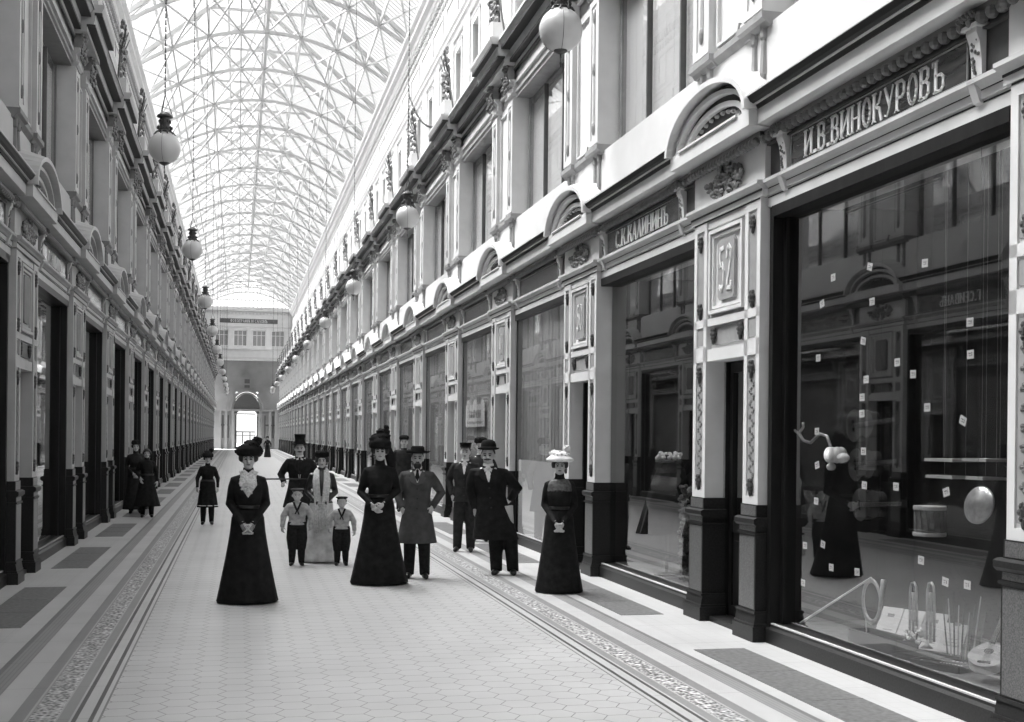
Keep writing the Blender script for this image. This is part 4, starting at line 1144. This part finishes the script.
    # --- shoes
    if P.get('hem', .012) > .05 or P['kind'] != 'dress':
        m = MB()
        for lx, ly in legs:
            s = -1 if lx < 0 else 1
            m.tube([(lx, ly+.07, .04), (lx, ly+.0, .05), (lx+s*.015, ly-.09, .036), (lx+s*.022, ly-.155, .026)], [.034, .044, .038, .022], 12)
            m.tube([(lx, ly+.015, .05), (lx, ly+.02, .2 if P['kind'] == 'dress' else .1)], [.046, .045], 12)
        m.obj('shoes', SHOE, root, smooth=True)
    if P['kind'] == 'dress' and P.get('hem', .012) > .05:
        m = MB()
        for lx, ly in legs: m.tube([(lx, ly+.01, .06), (lx*.95, ly, .3), (lx*.9, ly, .6)], [.052, .07, .08], 12)
        m.obj('stockings', CB2, root, smooth=True)
    # --- hat
    ht = P.get('hat'); ho = hc+Vector((0, .015, .055))
    c3 = (ho.x, ho.y, ho.z)
    if ht == 'top':
        m = MB(); m.lathe([(.075, .03), (.135, .028), (.145, .04), (.09, .045), (.088, .06), (.08, .12), (.09, .205), (.088, .21), (.01, .212)], c3, 28); m.obj('top_hat', HATB, root, smooth=False)
    elif ht == 'bowler':
        m = MB(); m.lathe([(.08, .025), (.12, .035), (.128, .055), (.096, .044), (.092, .06), (.09, .10), (.075, .14), (.045, .16), (.01, .165)], c3, 28); m.obj('bowler_hat', HATB, root, smooth=True)
        m = MB(); m.lathe([(.094, .043), (.097, .046), (.095, .068), (.09, .07)], c3, 28); m.obj('hat_band', CSATIN, root)
    elif ht == 'fedora':
        m = MB(); m.lathe([(.08, .012), (.15, .022), (.175, .05), (.098, .042), (.092, .055), (.088, .095), (.07, .115), (.03, .10), (.01, .098)], c3, 28); h_ = m.obj('felt_hat', HATB, root, smooth=True)
    elif ht == 'kepi':
        m = MB(); m.lathe([(.08, .02), (.088, .022), (.09, .07), (.098, .085), (.098, .1), (.01, .106)], c3, 24); m.obj('low_round_cap', HATB, root)
        m = MB(); m.beam((ho.x, ho.y-.07, ho.z+.03), (ho.x, ho.y-.125, ho.z+.018), .12, .008); m.obj('cap_peak', SHOE, root)
    elif ht == 'fur':
        m = MB(); m.lathe([(.07, .0), (.1, .01), (.108, .05), (.098, .09), (.06, .11), (.01, .112)], c3, 24)
        r = random.Random(4)
        for i in range(60): a = r.random()*6.28; m.ball(ho.x+.098*math.cos(a), ho.y+.098*math.sin(a), ho.z+.02+r.random()*.07, .016, .016, .014, 6, 4)
        m.obj('round_fur_hat', HATB, root, smooth=True)
    elif ht == 'sailor':
        m = MB(); m.lathe([(.08, .01), (.087, .012), (.087, .045), (.125, .065), (.128, .08), (.10, .098), (.01, .104)], c3, 28); m.obj('sailor_cap', P.get('hatm', HATG), root, smooth=True)
        m = MB(); m.lathe([(.088, .012), (.092, .014), (.092, .04), (.088, .042)], c3, 28); m.obj('cap_ribbon', HATB, root)
        m = MB(); m.lathe([(.089, .022), (.094, .024), (.094, .03), (.089, .032)], c3, 28); m.obj('cap_stripe', LACE, root)
    elif ht == 'plumed':
        bm = bmesh.new()
        stack(bm, [*P.get('hatrows', ((-.02, .1, .1), (.0, .135, .13), (.06, .135, .13), (.10, .1, .1), (.12, .06, .07)))], 24)
        for c, r in P['plumes']: ballm(bm, Vector(c), r)
        bmesh.ops.translate(bm, verts=bm.verts, vec=ho)
        new_obj('plumed_hat', remeshed(bm, 'plumed_hat', P.get('hatm', HATB), .012, 1), root)
        m = MB(); r = random.Random(9)
        for c, rr in P['plumes']:
            for i in range(30):
                v = Vector((r.gauss(0, 1), r.gauss(0, 1), r.gauss(0, 1))).normalized()
                q = Vector(c)+Vector((v.x*rr[0], v.y*rr[1], v.z*rr[2]))+ho
                m.ball(q.x, q.y, q.z, .012+.008*r.random(), .014, .012, 6, 4)
        m.obj('hat_feathers', P.get('plm', HATB), root, smooth=True)
    if P.get('veil'):
        bm = bmesh.new(); x, y, z = ho
        sweep(bm, [(x+.06, y+.06, z+.05), (x+.115, y+.08, z-.1), (x+.14, y+.1, z-.25), (x+.15, y+.12, z-.45)], [(.05, .05), (.06, .05), (.05, .04), (.03, .02)], 12)
        new_obj('hat_veil', remeshed(bm, 'hat_veil', CB2, .014, 2), root)
    if P.get('jabot'):
        m = MB(); r = random.Random(6)
        def yy(x, z): return -.155 if z < 1.3 else -.155+(z-1.3)*.55
        pts = [(0, 1.17), (.095, 1.31), (.085, 1.40), (.11, 1.45), (.04, 1.475), (0, 1.44), (-.04, 1.475), (-.10, 1.46), (-.085, 1.40), (-.10, 1.32)]
        c0 = m.bm.verts.new((0, -.185, 1.34)); vs = [m.bm.verts.new((x, yy(x, z)-.005, z)) for x, z in pts]
        for a, b in zip(vs, vs[1:]+vs[:1]): m.bm.faces.new((c0, a, b))
        for i in range(46):
            x, z = r.uniform(-.08, .08), r.uniform(1.22, 1.45)
            if abs(x) < .09-(1.3-z)*.6: m.ball(x, yy(x, z)-.018, z, .02, .008, .012, 6, 4)
        m.obj('lace_jabot', LACE, root)
    if P.get('yoke'):
        bm = bmesh.new(); stack(bm, [(1.27, .162, .138, 0, -.012), (1.36, .158, .112, 0, 0), (1.412, .114, .088, 0, 0), (1.425, .07, .07, 0, 0)], 28)
        new_obj('sheer_yoke', remeshed(bm, 'sheer_yoke', mat('sheer_yoke', .09, .4, .5, 30), .012, 1), root)
    if P.get('scarf'):
        m = MB()
        for s in (-1, 1):
            for k in range(4):
                o_ = (k-1.5)*.016
                m.tube([(s*.05+o_, .05, 1.46), (s*.075+o_, -.07, 1.43), (s*.085+o_*1.4, -.17, 1.28), (s*.065+o_*1.4, -.165, 1.05), (s*.045+o_*1.6-.0, -.20, .8), (s*.05+o_*2, -.235, .5 if s < 0 else .58)], [.017, .019, .02, .018, .018, .014], 8)
        for s in (-1, 1):
            for k in range(8): m.tube([(s*.05+(k-3.5)*.01, -.235, .5 if s < 0 else .58), (s*.052+(k-3.5)*.012, -.24, .43 if s < 0 else .52)], .003, 4)
        m.obj('long_scarf', LACE, root, smooth=True)
    if P.get('spectacles'):
        m = MB()
        for s in (-1, 1): m.tube([(hc.x+s*.03+.02*math.cos(t), hc.y-.105, hc.z+.005+.017*math.sin(t)) for t in np.linspace(0, 2*PI, 13)], .002, 4)
        m.tube([(hc.x-.01, hc.y-.105, hc.z+.008), (hc.x+.01, hc.y-.105, hc.z+.008)], .002, 4); m.obj('spectacles', BRASS, root)
    return root

front = lambda z, dx=.055, el=.205, ey=.05, y=-.19: dict(armL=((-el, ey, 1.1), (-dx, y, z), (.5, -.25, -.8)), armR=((el, ey, 1.1), (dx, y, z), (-.5, -.25, -.8)))
person('lady', 'woman in long black dress with white lace jabot and black plumed hat', (.12, 13.42, 0), 1.68,
       dict(kind='dress', hr=.335, gloves=True, jabot=True, spectacles=True, hat='plumed', puff=.016, train=.06,
            plumes=[((.04, .0, .11), (.09, .09, .05)), ((.09, .02, .155), (.05, .06, .045)), ((-.08, -.02, .04), (.06, .09, .05)), ((.105, .03, .04), (.045, .07, .06))], **front(.88, .05, .195)))
person('lady', 'tall woman in black high-collared dress with high plumed hat and hanging veil', (1.72, 14.82, 0), 1.76,
       dict(kind='dress', hr=.345, hat='plumed', veil=True, puff=.02, train=.09, waist=.125,
            plumes=[((.02, .02, .12), (.10, .1, .06)), ((.03, .03, .18), (.08, .07, .045)), ((-.05, .0, .10), (.07, .08, .05)), ((.07, .02, .23), (.02, .02, .03))],
            armL=((-.225, .04, 1.1), (-.09, -.2, .96), (.55, -.2, -.6)), armR=((.205, .05, 1.12), (.04, -.2, .97), (-.6, -.2, -.5))))
person('lady', 'young woman in black dress and pale trimmed hat, hands clasped, nearest the right-hand shops', (3.73, 13.75, 0), 1.61,
       dict(kind='dress', hr=.30, hat='plumed', hatm=STRAW, plm=STRAW, hatrows=((.0, .12, .12), (.01, .175, .16), (.04, .17, .155), (.07, .13, .12), (.10, .11, .1)), yoke=True, train=.06, puff=.006,
            plumes=[((0, 0, .09), (.12, .11, .04)), ((.08, .02, .15), (.045, .05, .06)), ((-.05, 0, .11), (.08, .08, .035))], **front(.88, .045, .185)))
person('mother', 'woman in dark satin bodice, pale skirt and long white scarf, between two boys', (1.19, 17.5, 0), 1.57,
       dict(kind='dress', hr=.31, bodm=CSATIN, skirtm=CSK, scarf=True, hat='fur', puff=.02, train=.04, hem=.03, **front(.93, .05, .215)))
person('boy', 'boy in striped sailor cap and pale sailor blouse, left of the scarfed woman', (.83, 17.15, 0), 1.06,
       dict(kind='coat', kid=True, cloth=SAILOR, trm=CB2, hat='sailor', head=1.3, open=False, coat_z=.92, short=True, wide=1.2, far=False,
            armL=((-.25, .0, 1.12), (-.27, -.06, .88), (0, -.1, -1)), armR=((.25, .0, 1.14), (.26, -.06, .93), (0, -.1, -1))))
person('boy', 'smaller boy in round dark cap and pale sailor blouse, right of the scarfed woman', (1.45, 17.1, 0), .95,
       dict(kind='coat', kid=True, cloth=SAILOR, trm=CB2, hat='sailor', hatm=HATB, head=1.35, open=False, coat_z=.92, short=True, wide=1.2,
            armL=((-.25, .0, 1.14), (-.26, -.06, .95), (0, -.1, -1)), armR=((.25, .0, 1.12), (.27, -.03, .88), (0, -.1, -1))))
TH = person('man', 'man in top hat and dark overcoat holding a cane, behind the woman with scarf', (1.08, 21.6, 0), 1.70,
       dict(kind='coat', male=True, cloth=CB2, hat='top', moustache=True, coat_z=.55, flare=.27, wide=1.08, vz=1.05,
            armL=((-.30, .02, 1.13), (-.25, -.1, 1.0), (-.2, -.9, -.3)), armR=((.29, .02, 1.12), (.24, -.08, .95), (0, -.5, -.8))))
person('man', 'bearded man in grey overcoat and dark felt hat, hands at his pockets', (2.28, 15.45, 0), 1.66,
       dict(kind='coat', male=True, cloth=CG, trm=CB2, lapm=CGS, hat='fedora', beard=True, coat_z=.47, flare=.27, vz=1.27, tie=CB, legs=((-.1, .0), (.11, -.05)),
            armL=((-.27, .08, 1.12), (-.2, -.04, .93), (.3, -.1, -1)), armR=((.32, .1, 1.13), (.2, -.06, .95), (-.3, -.1, -1))))
person('man', 'man in dark suit with pale cravat and low round cap, hands in pockets', (3.56, 18.9, 0), 1.70,
       dict(kind='coat', male=True, cloth=CD, hat='kepi', coat_z=.80, flare=.21, vz=1.24, tie=CSK, turn=-.12, legs=((-.12, 0), (.1, -.02)),
            armL=((-.27, .06, 1.13), (-.2, -.05, .90), (.2, 0, -1)), armR=((.29, .06, 1.13), (.2, -.05, .92), (-.2, 0, -1))))
person('man', 'moustached man in black knee-length overcoat and bowler hat, leaning to one side', (3.42, 15.7, 0), 1.70,
       dict(kind='coat', male=True, cloth=CB, hat='bowler', moustache=True, coat_z=.47, flare=.27, vz=1.24, tie=CSK, lean=-.13, wide=1.16, legs=((-.02, -.02), (.17, .0)), turn=-.1,
            armL=((-.24, .03, 1.1), (-.19, -.02, .88), (.1, -.1, -1)), armR=((.30, .1, 1.15), (.2, .18, 1.0), (-.5, .5, -.6))))
person('man', 'man in dark coat and fur cap, behind the tall veiled woman and bearded man', (3.93, 28.9, 0), 1.80,
       dict(kind='coat', male=True, cloth=CD, hat='fur', coat_z=.5, flare=.26, open=False, far=True))
person('man', 'man in dark coat and fur cap standing behind the bowler-hatted man', (4.17, 20.7, 0), 1.78,
       dict(kind='coat', male=True, cloth=CD, hat='fur', coat_z=.5, flare=.25, open=False, far=True))
person('girl', 'girl in dark coat, braid-hemmed skirt and small dark hat, alone on the left', (-.58, 25.1, 0), 1.42,
       dict(kind='dress', hem=.42, hr=.25, hat='plumed', hemband=True, waist=.15, train=.0, puff=.03, legs=((-.1, 0), (.1, 0)),
            plumes=[((.0, .0, .1), (.08, .08, .05)), ((.08, .02, .16), (.05, .04, .05))],
            armL=((-.24, .02, 1.12), (-.24, -.03, .9), (0, 0, -1)), armR=((.24, .02, 1.12), (.24, -.03, .9), (0, 0, -1))))
person('woman', 'woman in dark cape-like coat and round hat beside the left-hand shops', (-2.26, 28.7, 0), 1.63,
       dict(kind='dress', hem=.1, hr=.3, hat='fur', waist=.16, train=.0, puff=.03, cloth=CD, legs=((-.1, 0), (.1, 0)), **front(.95, .06, .21)))
person('girl', 'bareheaded girl in dark coat and calf-length skirt before the woman in round hat', (-1.92, 27.3, 0), 1.49,
       dict(kind='dress', hem=.28, hr=.33, waist=.15, train=.0, puff=.03, legs=((-.09, 0), (.12, 0)),
            armL=((-.24, .02, 1.12), (-.15, -.16, .98), (.2, -.2, -1)), armR=((.24, .02, 1.12), (.25, -.06, .9), (0, 0, -1))))
person('woman', 'distant dark-clothed figure far down the arcade', (2.25, 94, 0), 1.62,
       dict(kind='dress', hem=.05, hr=.28, hat='fur', cloth=CD, waist=.15, far=True))
# cane
c_ = empty('walking_cane', (0, 0, 0)); tag(c_, 'thin dark walking cane held out level by the top-hatted man', 'cane')
m = MB(); m.tube([(.46, 21.38, 1.06), (.8, 21.44, 1.06), (1.32, 21.4, 1.06)], .013, 8); m.obj('shaft', SHOE, c_)
m = MB(); m.tube([(.46, 21.38, 1.06), (.43, 21.38, 1.05), (.425, 21.38, .96)], .015, 8); m.obj('crook', SHOE, c_)

# ------------------------------------------------------------------ music shop window (first window of the right-hand wall)
def guitar_mesh(name, mt, s=1.0, round_=False):
    root = empty(name)
    pts = []
    for i in range(40):
        t = 2*PI*i/40; y = math.cos(t)
        if round_: r = .14*(1-.45*max(0, y)**2.2); pts.append((r*math.sin(t)*1.05, -.17*y if y < 0 else -.17*y*1.25))
        else:
            w = .17*(1-.16*(y+1)/2) - .055*math.exp(-((y-.12)/.3)**2); pts.append((w*abs(math.sin(t))**.75*math.copysign(1, math.sin(t)), -.24*y))
    m = MB()
    A = [m.bm.verts.new((x*s, -z*s, 0)) for x, z in pts]; B = [m.bm.verts.new((x*s, -z*s, .08*s)) for x, z in pts]
    n = len(A)
    for i in range(n): m.bm.faces.new((A[i], A[(i+1) % n], B[(i+1) % n], B[i]))
    m.bm.faces.new(A[::-1]); m.bm.faces.new(B)
    m.obj('sound_box', mt, root)
    m = MB(); m.lathe([(.038*s, .0), (.038*s, .003)], (0, .06*s, .08*s), 20); m.obj('sound_hole', IRON, root)
    m = MB(); m.box(-.024*s, .024*s, .17*s, .56*s, .07*s, .09*s); m.box(-.034*s, .034*s, .56*s, .68*s, .06*s, .08*s)
    for k in range(3):
        for q in (-1, 1): m.box(q*.034*s-.01, q*.034*s+.01, (.58+.035*k)*s, (.59+.035*k)*s, .065*s, .078*s)
    m.obj('neck', WOOD, root)
    m = MB(); m.box(-.05*s, .05*s, -.12*s, -.10*s, .08*s, .092*s); m.obj('bridge', WOOD, root)
    m = MB()
    for k in range(5): m.tube([((k-2)*.009*s, -.11*s, .094*s), ((k-2)*.007*s, .62*s, .094*s)], .0012, 3)
    m.obj('strings', BRASS, root)
    return root
VARN = mat('varnished_wood', .06, .25, .25, 10, spec=.6)
VARN2 = mat('pale_spruce', .34, .35, .15, 14)
for (y, z), nm in zip([(9.42, 1.98), (9.38, 1.64), (9.30, 1.30)], ('topmost', 'middle one', 'lowest')):
    g = guitar_mesh('guitar', VARN, .95); g.location = (5.32, y, z)
    g.matrix_world = Matrix.Translation((5.3, y, z)) @ Matrix(((0, 0, -1, 0), (-1, 0, 0, 0), (0, 1, 0, 0), (0, 0, 0, 1))) @ Matrix.Rotation(math.radians(-86), 4, 'Z')
    tag(g, 'dim varnished guitar hanging sideways in the music window, %s of three' % nm, 'guitar', 'guitars in the music window')
# rod and cords carrying them
r = empty('hanging_rod', (0, 0, 0)); tag(r, 'dark rod with cords from which the guitars hang', 'rod')
m = MB(); m.tube([(5.34, 8.4, 3.9), (5.34, 9.9, 3.9)], .012, 6)
m.obj('rod', IRON, r)
m = MB()
for y in (9.25, 9.45, 8.9): m.tube([(5.33, y, 3.9), (5.33, y, 1.25)], .0015, 4)
m.obj('cord', IRON, r)
g = guitar_mesh('mandolin', VARN2, .85, True); g.matrix_world = Matrix.Translation((5.12, 7.42, .30)) @ Matrix.Rotation(math.radians(-48), 4, 'Z') @ Matrix.Rotation(math.radians(24), 4, 'X')
tag(g, 'pale mandolin lying at the right end of the music window display', 'mandolin')
g = guitar_mesh('guitar', VARN, .9); g.matrix_world = Matrix.Translation((5.85, 7.75, .62)) @ Matrix(((0, 0, -1, 0), (-1, 0, 0, 0), (0, 1, 0, 0), (0, 0, 0, 1))) @ Matrix.Rotation(math.radians(20), 4, 'Z')
tag(g, 'dark guitar standing upright at the back right of the display', 'guitar', 'guitars in the music window')
# flower lamp bracket
r = empty('flower_bracket_lamp', (0, 0, 0)); tag(r, 'curly metal bracket with a white glass flower shade inside the music window', 'bracket lamp')
m = MB(); m.tube([(4.92, 10.08, 1.95), (4.92, 9.95, 1.90), (4.92, 9.86, 1.96), (4.92, 9.87, 2.0)], .012, 8)
m.tube([(4.92, 9.95, 1.91), (4.92, 9.86, 1.84), (4.92, 9.72, 1.82), (4.92, 9.55, 1.90), (4.92, 9.42, 1.88), (4.92, 9.36, 1.80)], .014, 8); m.obj('bracket', BRASS, r, smooth=True)
m = MB()
for k in range(7):
    a = 2*PI*k/7; m.ball(4.93+.05*math.cos(a), 9.28+.05*math.sin(a), 1.72, .05, .045, .07, 10, 8)
m.ball(4.93, 9.15, 1.70, .05, .07, .04); m.ball(4.93, 9.36, 1.62, .04, .05, .035); m.obj('flower_shade', WHITE, r, smooth=True)
# wall shelves with pale edges
for i, (y0_, y1_, z) in enumerate(((8.12, 8.5, 1.70), (7.70, 8.0, 1.71), (8.12, 8.48, 1.57), (7.74, 7.95, 1.575))):
    m = MB(); m.box(5.28, 5.48, y0_, y1_, z-.01, z+.012)
    for yy in (y0_+.04, y1_-.04): m.tube([(5.42, yy, z), (5.42, yy, 4.0)], .0012, 4)
    tag(m.obj('glass_shelf', PAINT2), 'small pale-edged shelf hung in the music window, %s of four' % ('upper left', 'upper right', 'lower left', 'lower right')[i], 'shelf', 'small hung shelves')
# drum on the back ground
r = empty('drum', (5.3, 8.45, 1.22)); r.scale = (.62, .62, .62); tag(r, 'pale drum with dark hoops hanging left of the bright disc', 'drum')
m = MB(); m.lathe([(.19, -.17), (.19, .17)], (0, 0, 0), 28); m.obj('shell', SHELF, r, smooth=False)
m = MB(); m.lathe([(.2, -.19), (.205, -.18), (.205, -.15), (.2, -.14)], (0, 0, 0), 28); m.lathe([(.2, .14), (.205, .15), (.205, .18), (.2, .19)], (0, 0, 0), 28); m.obj('hoop', PAINT2, r)
m = MB()
for k in range(16): a = 2*PI*k/16; m.tube([(.2*math.cos(a), .2*math.sin(a), .16), (.2*math.cos(a+.2), .2*math.sin(a+.2), -.16)], .004, 4)
m.tube([(0, 0, .19), (0, 0, 4.4)], .002, 4); m.obj('cord', IRON, r)
# bright disc (gong)
r = empty('brass_gong', (5.0, 7.38, 1.41)); tag(r, 'bright oval-looking polished gong hanging at the right of the music window', 'gong')
m = MB(); m.lathe([(.005, .012), (.05, .010), (.06, .004), (.125, .0), (.135, -.012), (.13, -.016), (.01, -.01)], (0, 0, 0), 30); o = m.obj('disc', BRASS, r, smooth=True); o.rotation_euler = (math.radians(78), 0, math.radians(-78))
m = MB(); m.tube([(0, 0, .11), (0, 0, 2.6)], .0015, 4); m.obj('cord', IRON, r)
# baton
m = MB(); m.tube([(4.97, 9.98, .19), (5.0, 8.8, .74)], [.012, .008], 6); tag(m.obj('conducting_baton', WHITE), 'thin pale stick leaning across the lower left of the music window', 'stick')
# ring horn
r = empty('hunting_horn', (5.08, 8.93, .52)); r.scale = (.8, .8, .85); tag(r, 'coiled pale hunting horn leaning behind the thin stick', 'horn')
m = MB(); 
for q in (0, .02): m.tube([(0, -.17*math.cos(t)*1.0, .2*math.sin(t)+q) for t in np.linspace(.3, 6.1, 26)], [.012+.008*i/25 for i in range(26)], 8)
m.obj('coil', BRASS, r, smooth=True)
m = MB(); m.tube([(.0, -.16, -.05), (.0, -.2, .12), (0, -.23, .24)], [.018, .022, .03], 12); m.tube([(0, .13, -.1), (0, .1, -.3), (0, .05, -.39)], .008, 6); m.obj('bell', BRASS, r, smooth=True)
# trumpets standing
for i, (x, y, z) in enumerate(((5.35, 8.75, .42), (5.35, 8.5, .45))):
    r = empty('trumpet', (x, y, z)); tag(r, 'upright valved trumpet on the display, %s of the two' % ('left' if i == 0 else 'right'), 'trumpet', 'trumpets in the music window')
    m = MB(); m.tube([(0, .05, -.24), (0, .05, .2), (0, .03, .27), (0, -.01, .28), (0, -.04, .25), (0, -.05, .1), (0, -.05, -.18)], .011, 8)
    m.tube([(0, .0, -.2), (0, .0, .15), (0, .0, .2)], [.011, .013, .02], 8); m.obj('tubing', BRASS, r, smooth=True)
    m = MB()
    for k in range(3): m.lathe([(.016, -.01), (.016, .07)], (.0, -.03+.03*k, -.02), 10)
    m.obj('valve', BRASS, r)
    m = MB(); m.lathe([(.01, -.0), (.015, -.02), (.02, -.04), (.05, -.065)][::-1], (0, .05, -.18), 14); m.obj('bell', BRASS, r, smooth=True)
# upright flutes and bows
for i in range(9):
    m = MB(); y = 8.34-.045*i; a = (i-4)*.05
    m.tube([(5.4, y, .178), (5.42, y-a*.5, .19+.36+.035*((i*7) % 5))], [.008, .005], 6)
    tag(m.obj('flute', BRASS if i % 2 else IRON), 'slender upright flute, %s from the left in the bunch behind the boxes' % ORD[i], 'flute', 'bunch of flutes and bows')
# sheet music
for i, (x, y) in enumerate(((5.20, 8.98), (5.29, 8.80), (5.38, 8.62), (5.47, 8.45))):
    r = empty('sheet_music', (x, y, .18)); r.rotation_euler = (0, math.radians(34), math.radians(28)); tag(r, 'pale sheet music booklet leaning on the display, %s from the left of four' % ORD[i], 'sheet music', 'row of sheet music booklets')
    m = MB(); m.box(0, .012, -.095, .095, 0, .33 if i < 3 else .26); m.obj('cover', WHITE, r)
    m = MB()
    for k in range(3): m.box(-.002, .0, -.06+.01*(k % 2), .055-.012*(k % 3), .06+.03*k, .065+.03*k)
    m.box(-.002, 0, -.03, .03, .24, .27); m.obj('print', INSET, r)
r = empty('flower_posy', (5.16, 8.44, .176)); tag(r, 'small posy of pale flowers beside the sheet music', 'flowers')
m = MB(); rr = random.Random(3)
for k in range(16): m.tube([(0, 0, 0), (rr.uniform(-.06, .06), rr.uniform(-.06, .06), .1+rr.random()*.1)], .003, 4)
m.obj('stems', IRON, r)
m = MB()
for k in range(18): m.ball(rr.uniform(-.07, .07), rr.uniform(-.07, .07), .1+rr.random()*.1, .016, .016, .014, 6, 4)
m.obj('blossoms', WHITE, r)
# instrument cases and zither
def case(name, x, y, L, W, Hh, rz, label, mt, cat, parts):
    r = empty(name, (x, y, .176), rz); tag(r, label, cat)
    m = MB(); m.box(-W/2, W/2, -L/2, L/2, 0, .015); m.frame(0, 0, 0, 0, 0, 0, 0) if False else None
    for a in (-1, 1): m.box(a*W/2-.008, a*W/2+.008, -L/2, L/2, 0, Hh); m.box(-W/2, W/2, a*L/2-.008, a*L/2+.008, 0, Hh)
    m.obj('case', mt, r)
    m = MB(); m.box(-W/2+.02, W/2-.02, -L/2+.02, L/2-.02, .015, Hh*.7); m.obj('instrument', VARN2 if parts != 'keys' else WHITE, r)
    m = MB()
    if parts == 'strings':
        for k in range(12): m.box(-W/2+.03+k*(W-.06)/12, -W/2+.034+k*(W-.06)/12, -L/2+.03, L/2-.03, Hh*.7, Hh*.7+.004)
    else:
        for k in range(14): m.box(-W/2+.03, W/2-.05, -L/2+.03+k*(L-.06)/14, -L/2+.038+k*(L-.06)/14, Hh*.7, Hh*.7+.006)
    m.obj('strings' if parts == 'strings' else 'keys', IRON, r)
    return r
case('zither_case', 5.12, 8.2, .42, .24, .05, .3, 'open case with a stringed zither, in front of the sheet music', WOOD, 'zither', 'strings')
case('harmonica_case', 5.06, 7.9, .40, .16, .05, .4, 'open dark case with pale keys, left of the long music box', WOOD, 'accordion', 'keys')
case('music_box', 5.26, 7.82, .5, .13, .05, .5, 'long open box with pale bar, beside the mandolin', WOOD, 'music box', 'keys')
r = case('violin_case', 5.06, 8.72, .62, .2, .12, .1, 'long black instrument case at the left of the display boxes', SHOE, 'violin case', 'strings')
# price tags on the pane
TAGS = [(9.22, 3.21), (9.41, 3.01), (8.62, 3.22), (8.58, 2.94), (7.84, 3.14), (8.71, 2.64), (7.28, 2.66), (8.66, 2.33), (8.72, 2.19), (7.98, 2.34), (7.27, 2.44), (9.47, 2.55), (8.2, 2.44), (8.72, 2.06), (8.69, 1.76), (8.67, 1.49), (9.48, 1.92),
        (9.47, 1.63), (9.48, 1.32), (8.2, 1.5), (7.79, 2.09), (7.35, 1.99), (7.54, 1.49), (8.77, .79), (9.71, .59), (7.85, .98), (9.2, .78), (7.54, .86), (7.28, .87), (9.68, .92), (9.35, .96)]
TAGS.sort(key=lambda q: -q[1])
tagmat = mat('price_ticket', .8, .6)
for i, (y, z) in enumerate(TAGS):
    r = empty('price_tag', (4.856, y, z)); a = random.Random(i).uniform(-.4, .4); r.rotation_euler = (a if i % 3 == 0 else a*.15, 0, 0)
    tag(r, 'small white price ticket on the music window, %s counted from the top' % ORD[i], 'price tag', 'price tickets on the music window')
    m = MB(); m.box(.0, .002, -.038, .038, -.030, .030); m.obj('card', tagmat, r)
    m = MB(); m.box(-.001, 0, -.02, -.012, -.012, .014); m.box(-.001, 0, -.004, .018, .004, .012); m.box(-.001, 0, -.002, .014, -.012, -.006); m.obj('figures', IRON, r)

# ------------------------------------------------------------------ second window: clothing display
r = empty('cloak_on_stand', (5.12, 13.75, .175)); tag(r, 'long black cloak on a stand inside the second right-hand window', 'cloak')
bm = bmesh.new(); stack(bm, [(.5, .34, .2, .0, .25, .08), (.8, .30, .19, 0, .12, .06), (1.1, .24, .17, 0, .02, .03), (1.3, .17, .13, 0, 0, 0), (1.38, .07, .07, 0, 0, 0)], 40, nf=9)
me = bpy.data.meshes.new('cloak'); bmesh.ops.recalc_face_normals(bm, faces=bm.faces); bm.to_mesh(me); bm.free(); me.materials.append(CB2); new_obj('cloak', me, r)
m = MB(); m.lathe([(.16, 0), (.16, .02), (.02, .04), (.018, .6)], (0, .1, 0), 16); m.obj('stand', IRON, r)
r = empty('trimmed_hat', (5.12, 14.0, 1.50)); tag(r, 'pale trimmed hat resting on top of the black cloak stand', 'hat')
m = MB(); m.lathe([(.08, 0), (.17, .01), (.17, .025), (.09, .03), (.08, .09), (.01, .1)], (0, -.2, .05), 24); m.obj('brim_and_crown', HATG, r)
m = MB(); rr = random.Random(5)
for k in range(26): m.ball(rr.uniform(-.12, .12), -.2+rr.uniform(-.14, .14), .1+rr.random()*.07, .03, .03, .025, 6, 4)
m.obj('flower_trim', WHITE, r)
r = empty('cloak_boa', (5.08, 13.2, .175)); tag(r, 'ruffled dark boa hanging beside the black cloak', 'boa')
m = MB(); rr = random.Random(7)
for k in range(150): t = k/150; m.ball(.02+rr.uniform(-.05, .05), rr.uniform(-.07, .07), 1.1*t+.02, .03, .035, .025, 6, 4)
m.obj('ruffle', CARVED, r)
r = empty('low_balustrade', (5.98, 14.0, .175)); r.scale = (1, .8, 1); tag(r, 'row of white balusters at the back of the second right-hand window', 'balustrade')
m = MB()
for k in range(24): m.lathe([(.012, 0), (.02, .05), (.012, .1), (.02, .16), (.01, .27)], (0, -1.3+.085*k, 1.17), 8)
m.obj('balusters', PAINT, r); 
m = MB(); m.box(-.04, .04, -1.34, .75, 1.44, 1.47); m.box(-.06, .06, -1.34, .75, 0, 1.17); m.obj('rail_and_base', PAINT2, r)
r = empty('ticket_box', (5.2, 14.65, .8)); 
bpy.data.objects.remove(r)
r = empty('hanging_notice', (4.765, 24.3, 2.3)); tag(r, 'white ornamental notice hanging in the window behind the two men', 'notice')
m = MB(); m.box(.0, .01, -1.0, 1.0, -.26, .2); 
for q in (-.75, 0, .75): m.lathe([(.01, 0), (.01, .001)], (0, 0, 0), 4) if False else m.ball(.005, q, .2, .01, .24 if q == 0 else .18, .1)
m.obj('board', WHITE, r)
m = MB()
for k in range(7): m.box(-.004, 0, -.6+k*.18, -.5+k*.18, -.08, .08)
for k in range(12): m.box(-.004, 0, -.8+k*.14, -.72+k*.14, -.2, -.15)
m.obj('print', INSET, r)
# frosted white lower part of the third right-hand window
m = MB(); m.box(4.765, 4.775, 17.05, 20.3, .18, 1.45); tag(m.obj('frosted_screen', WHITE), 'white frosted screen filling the lower part of the window behind the pale-hatted woman', 'window screen')
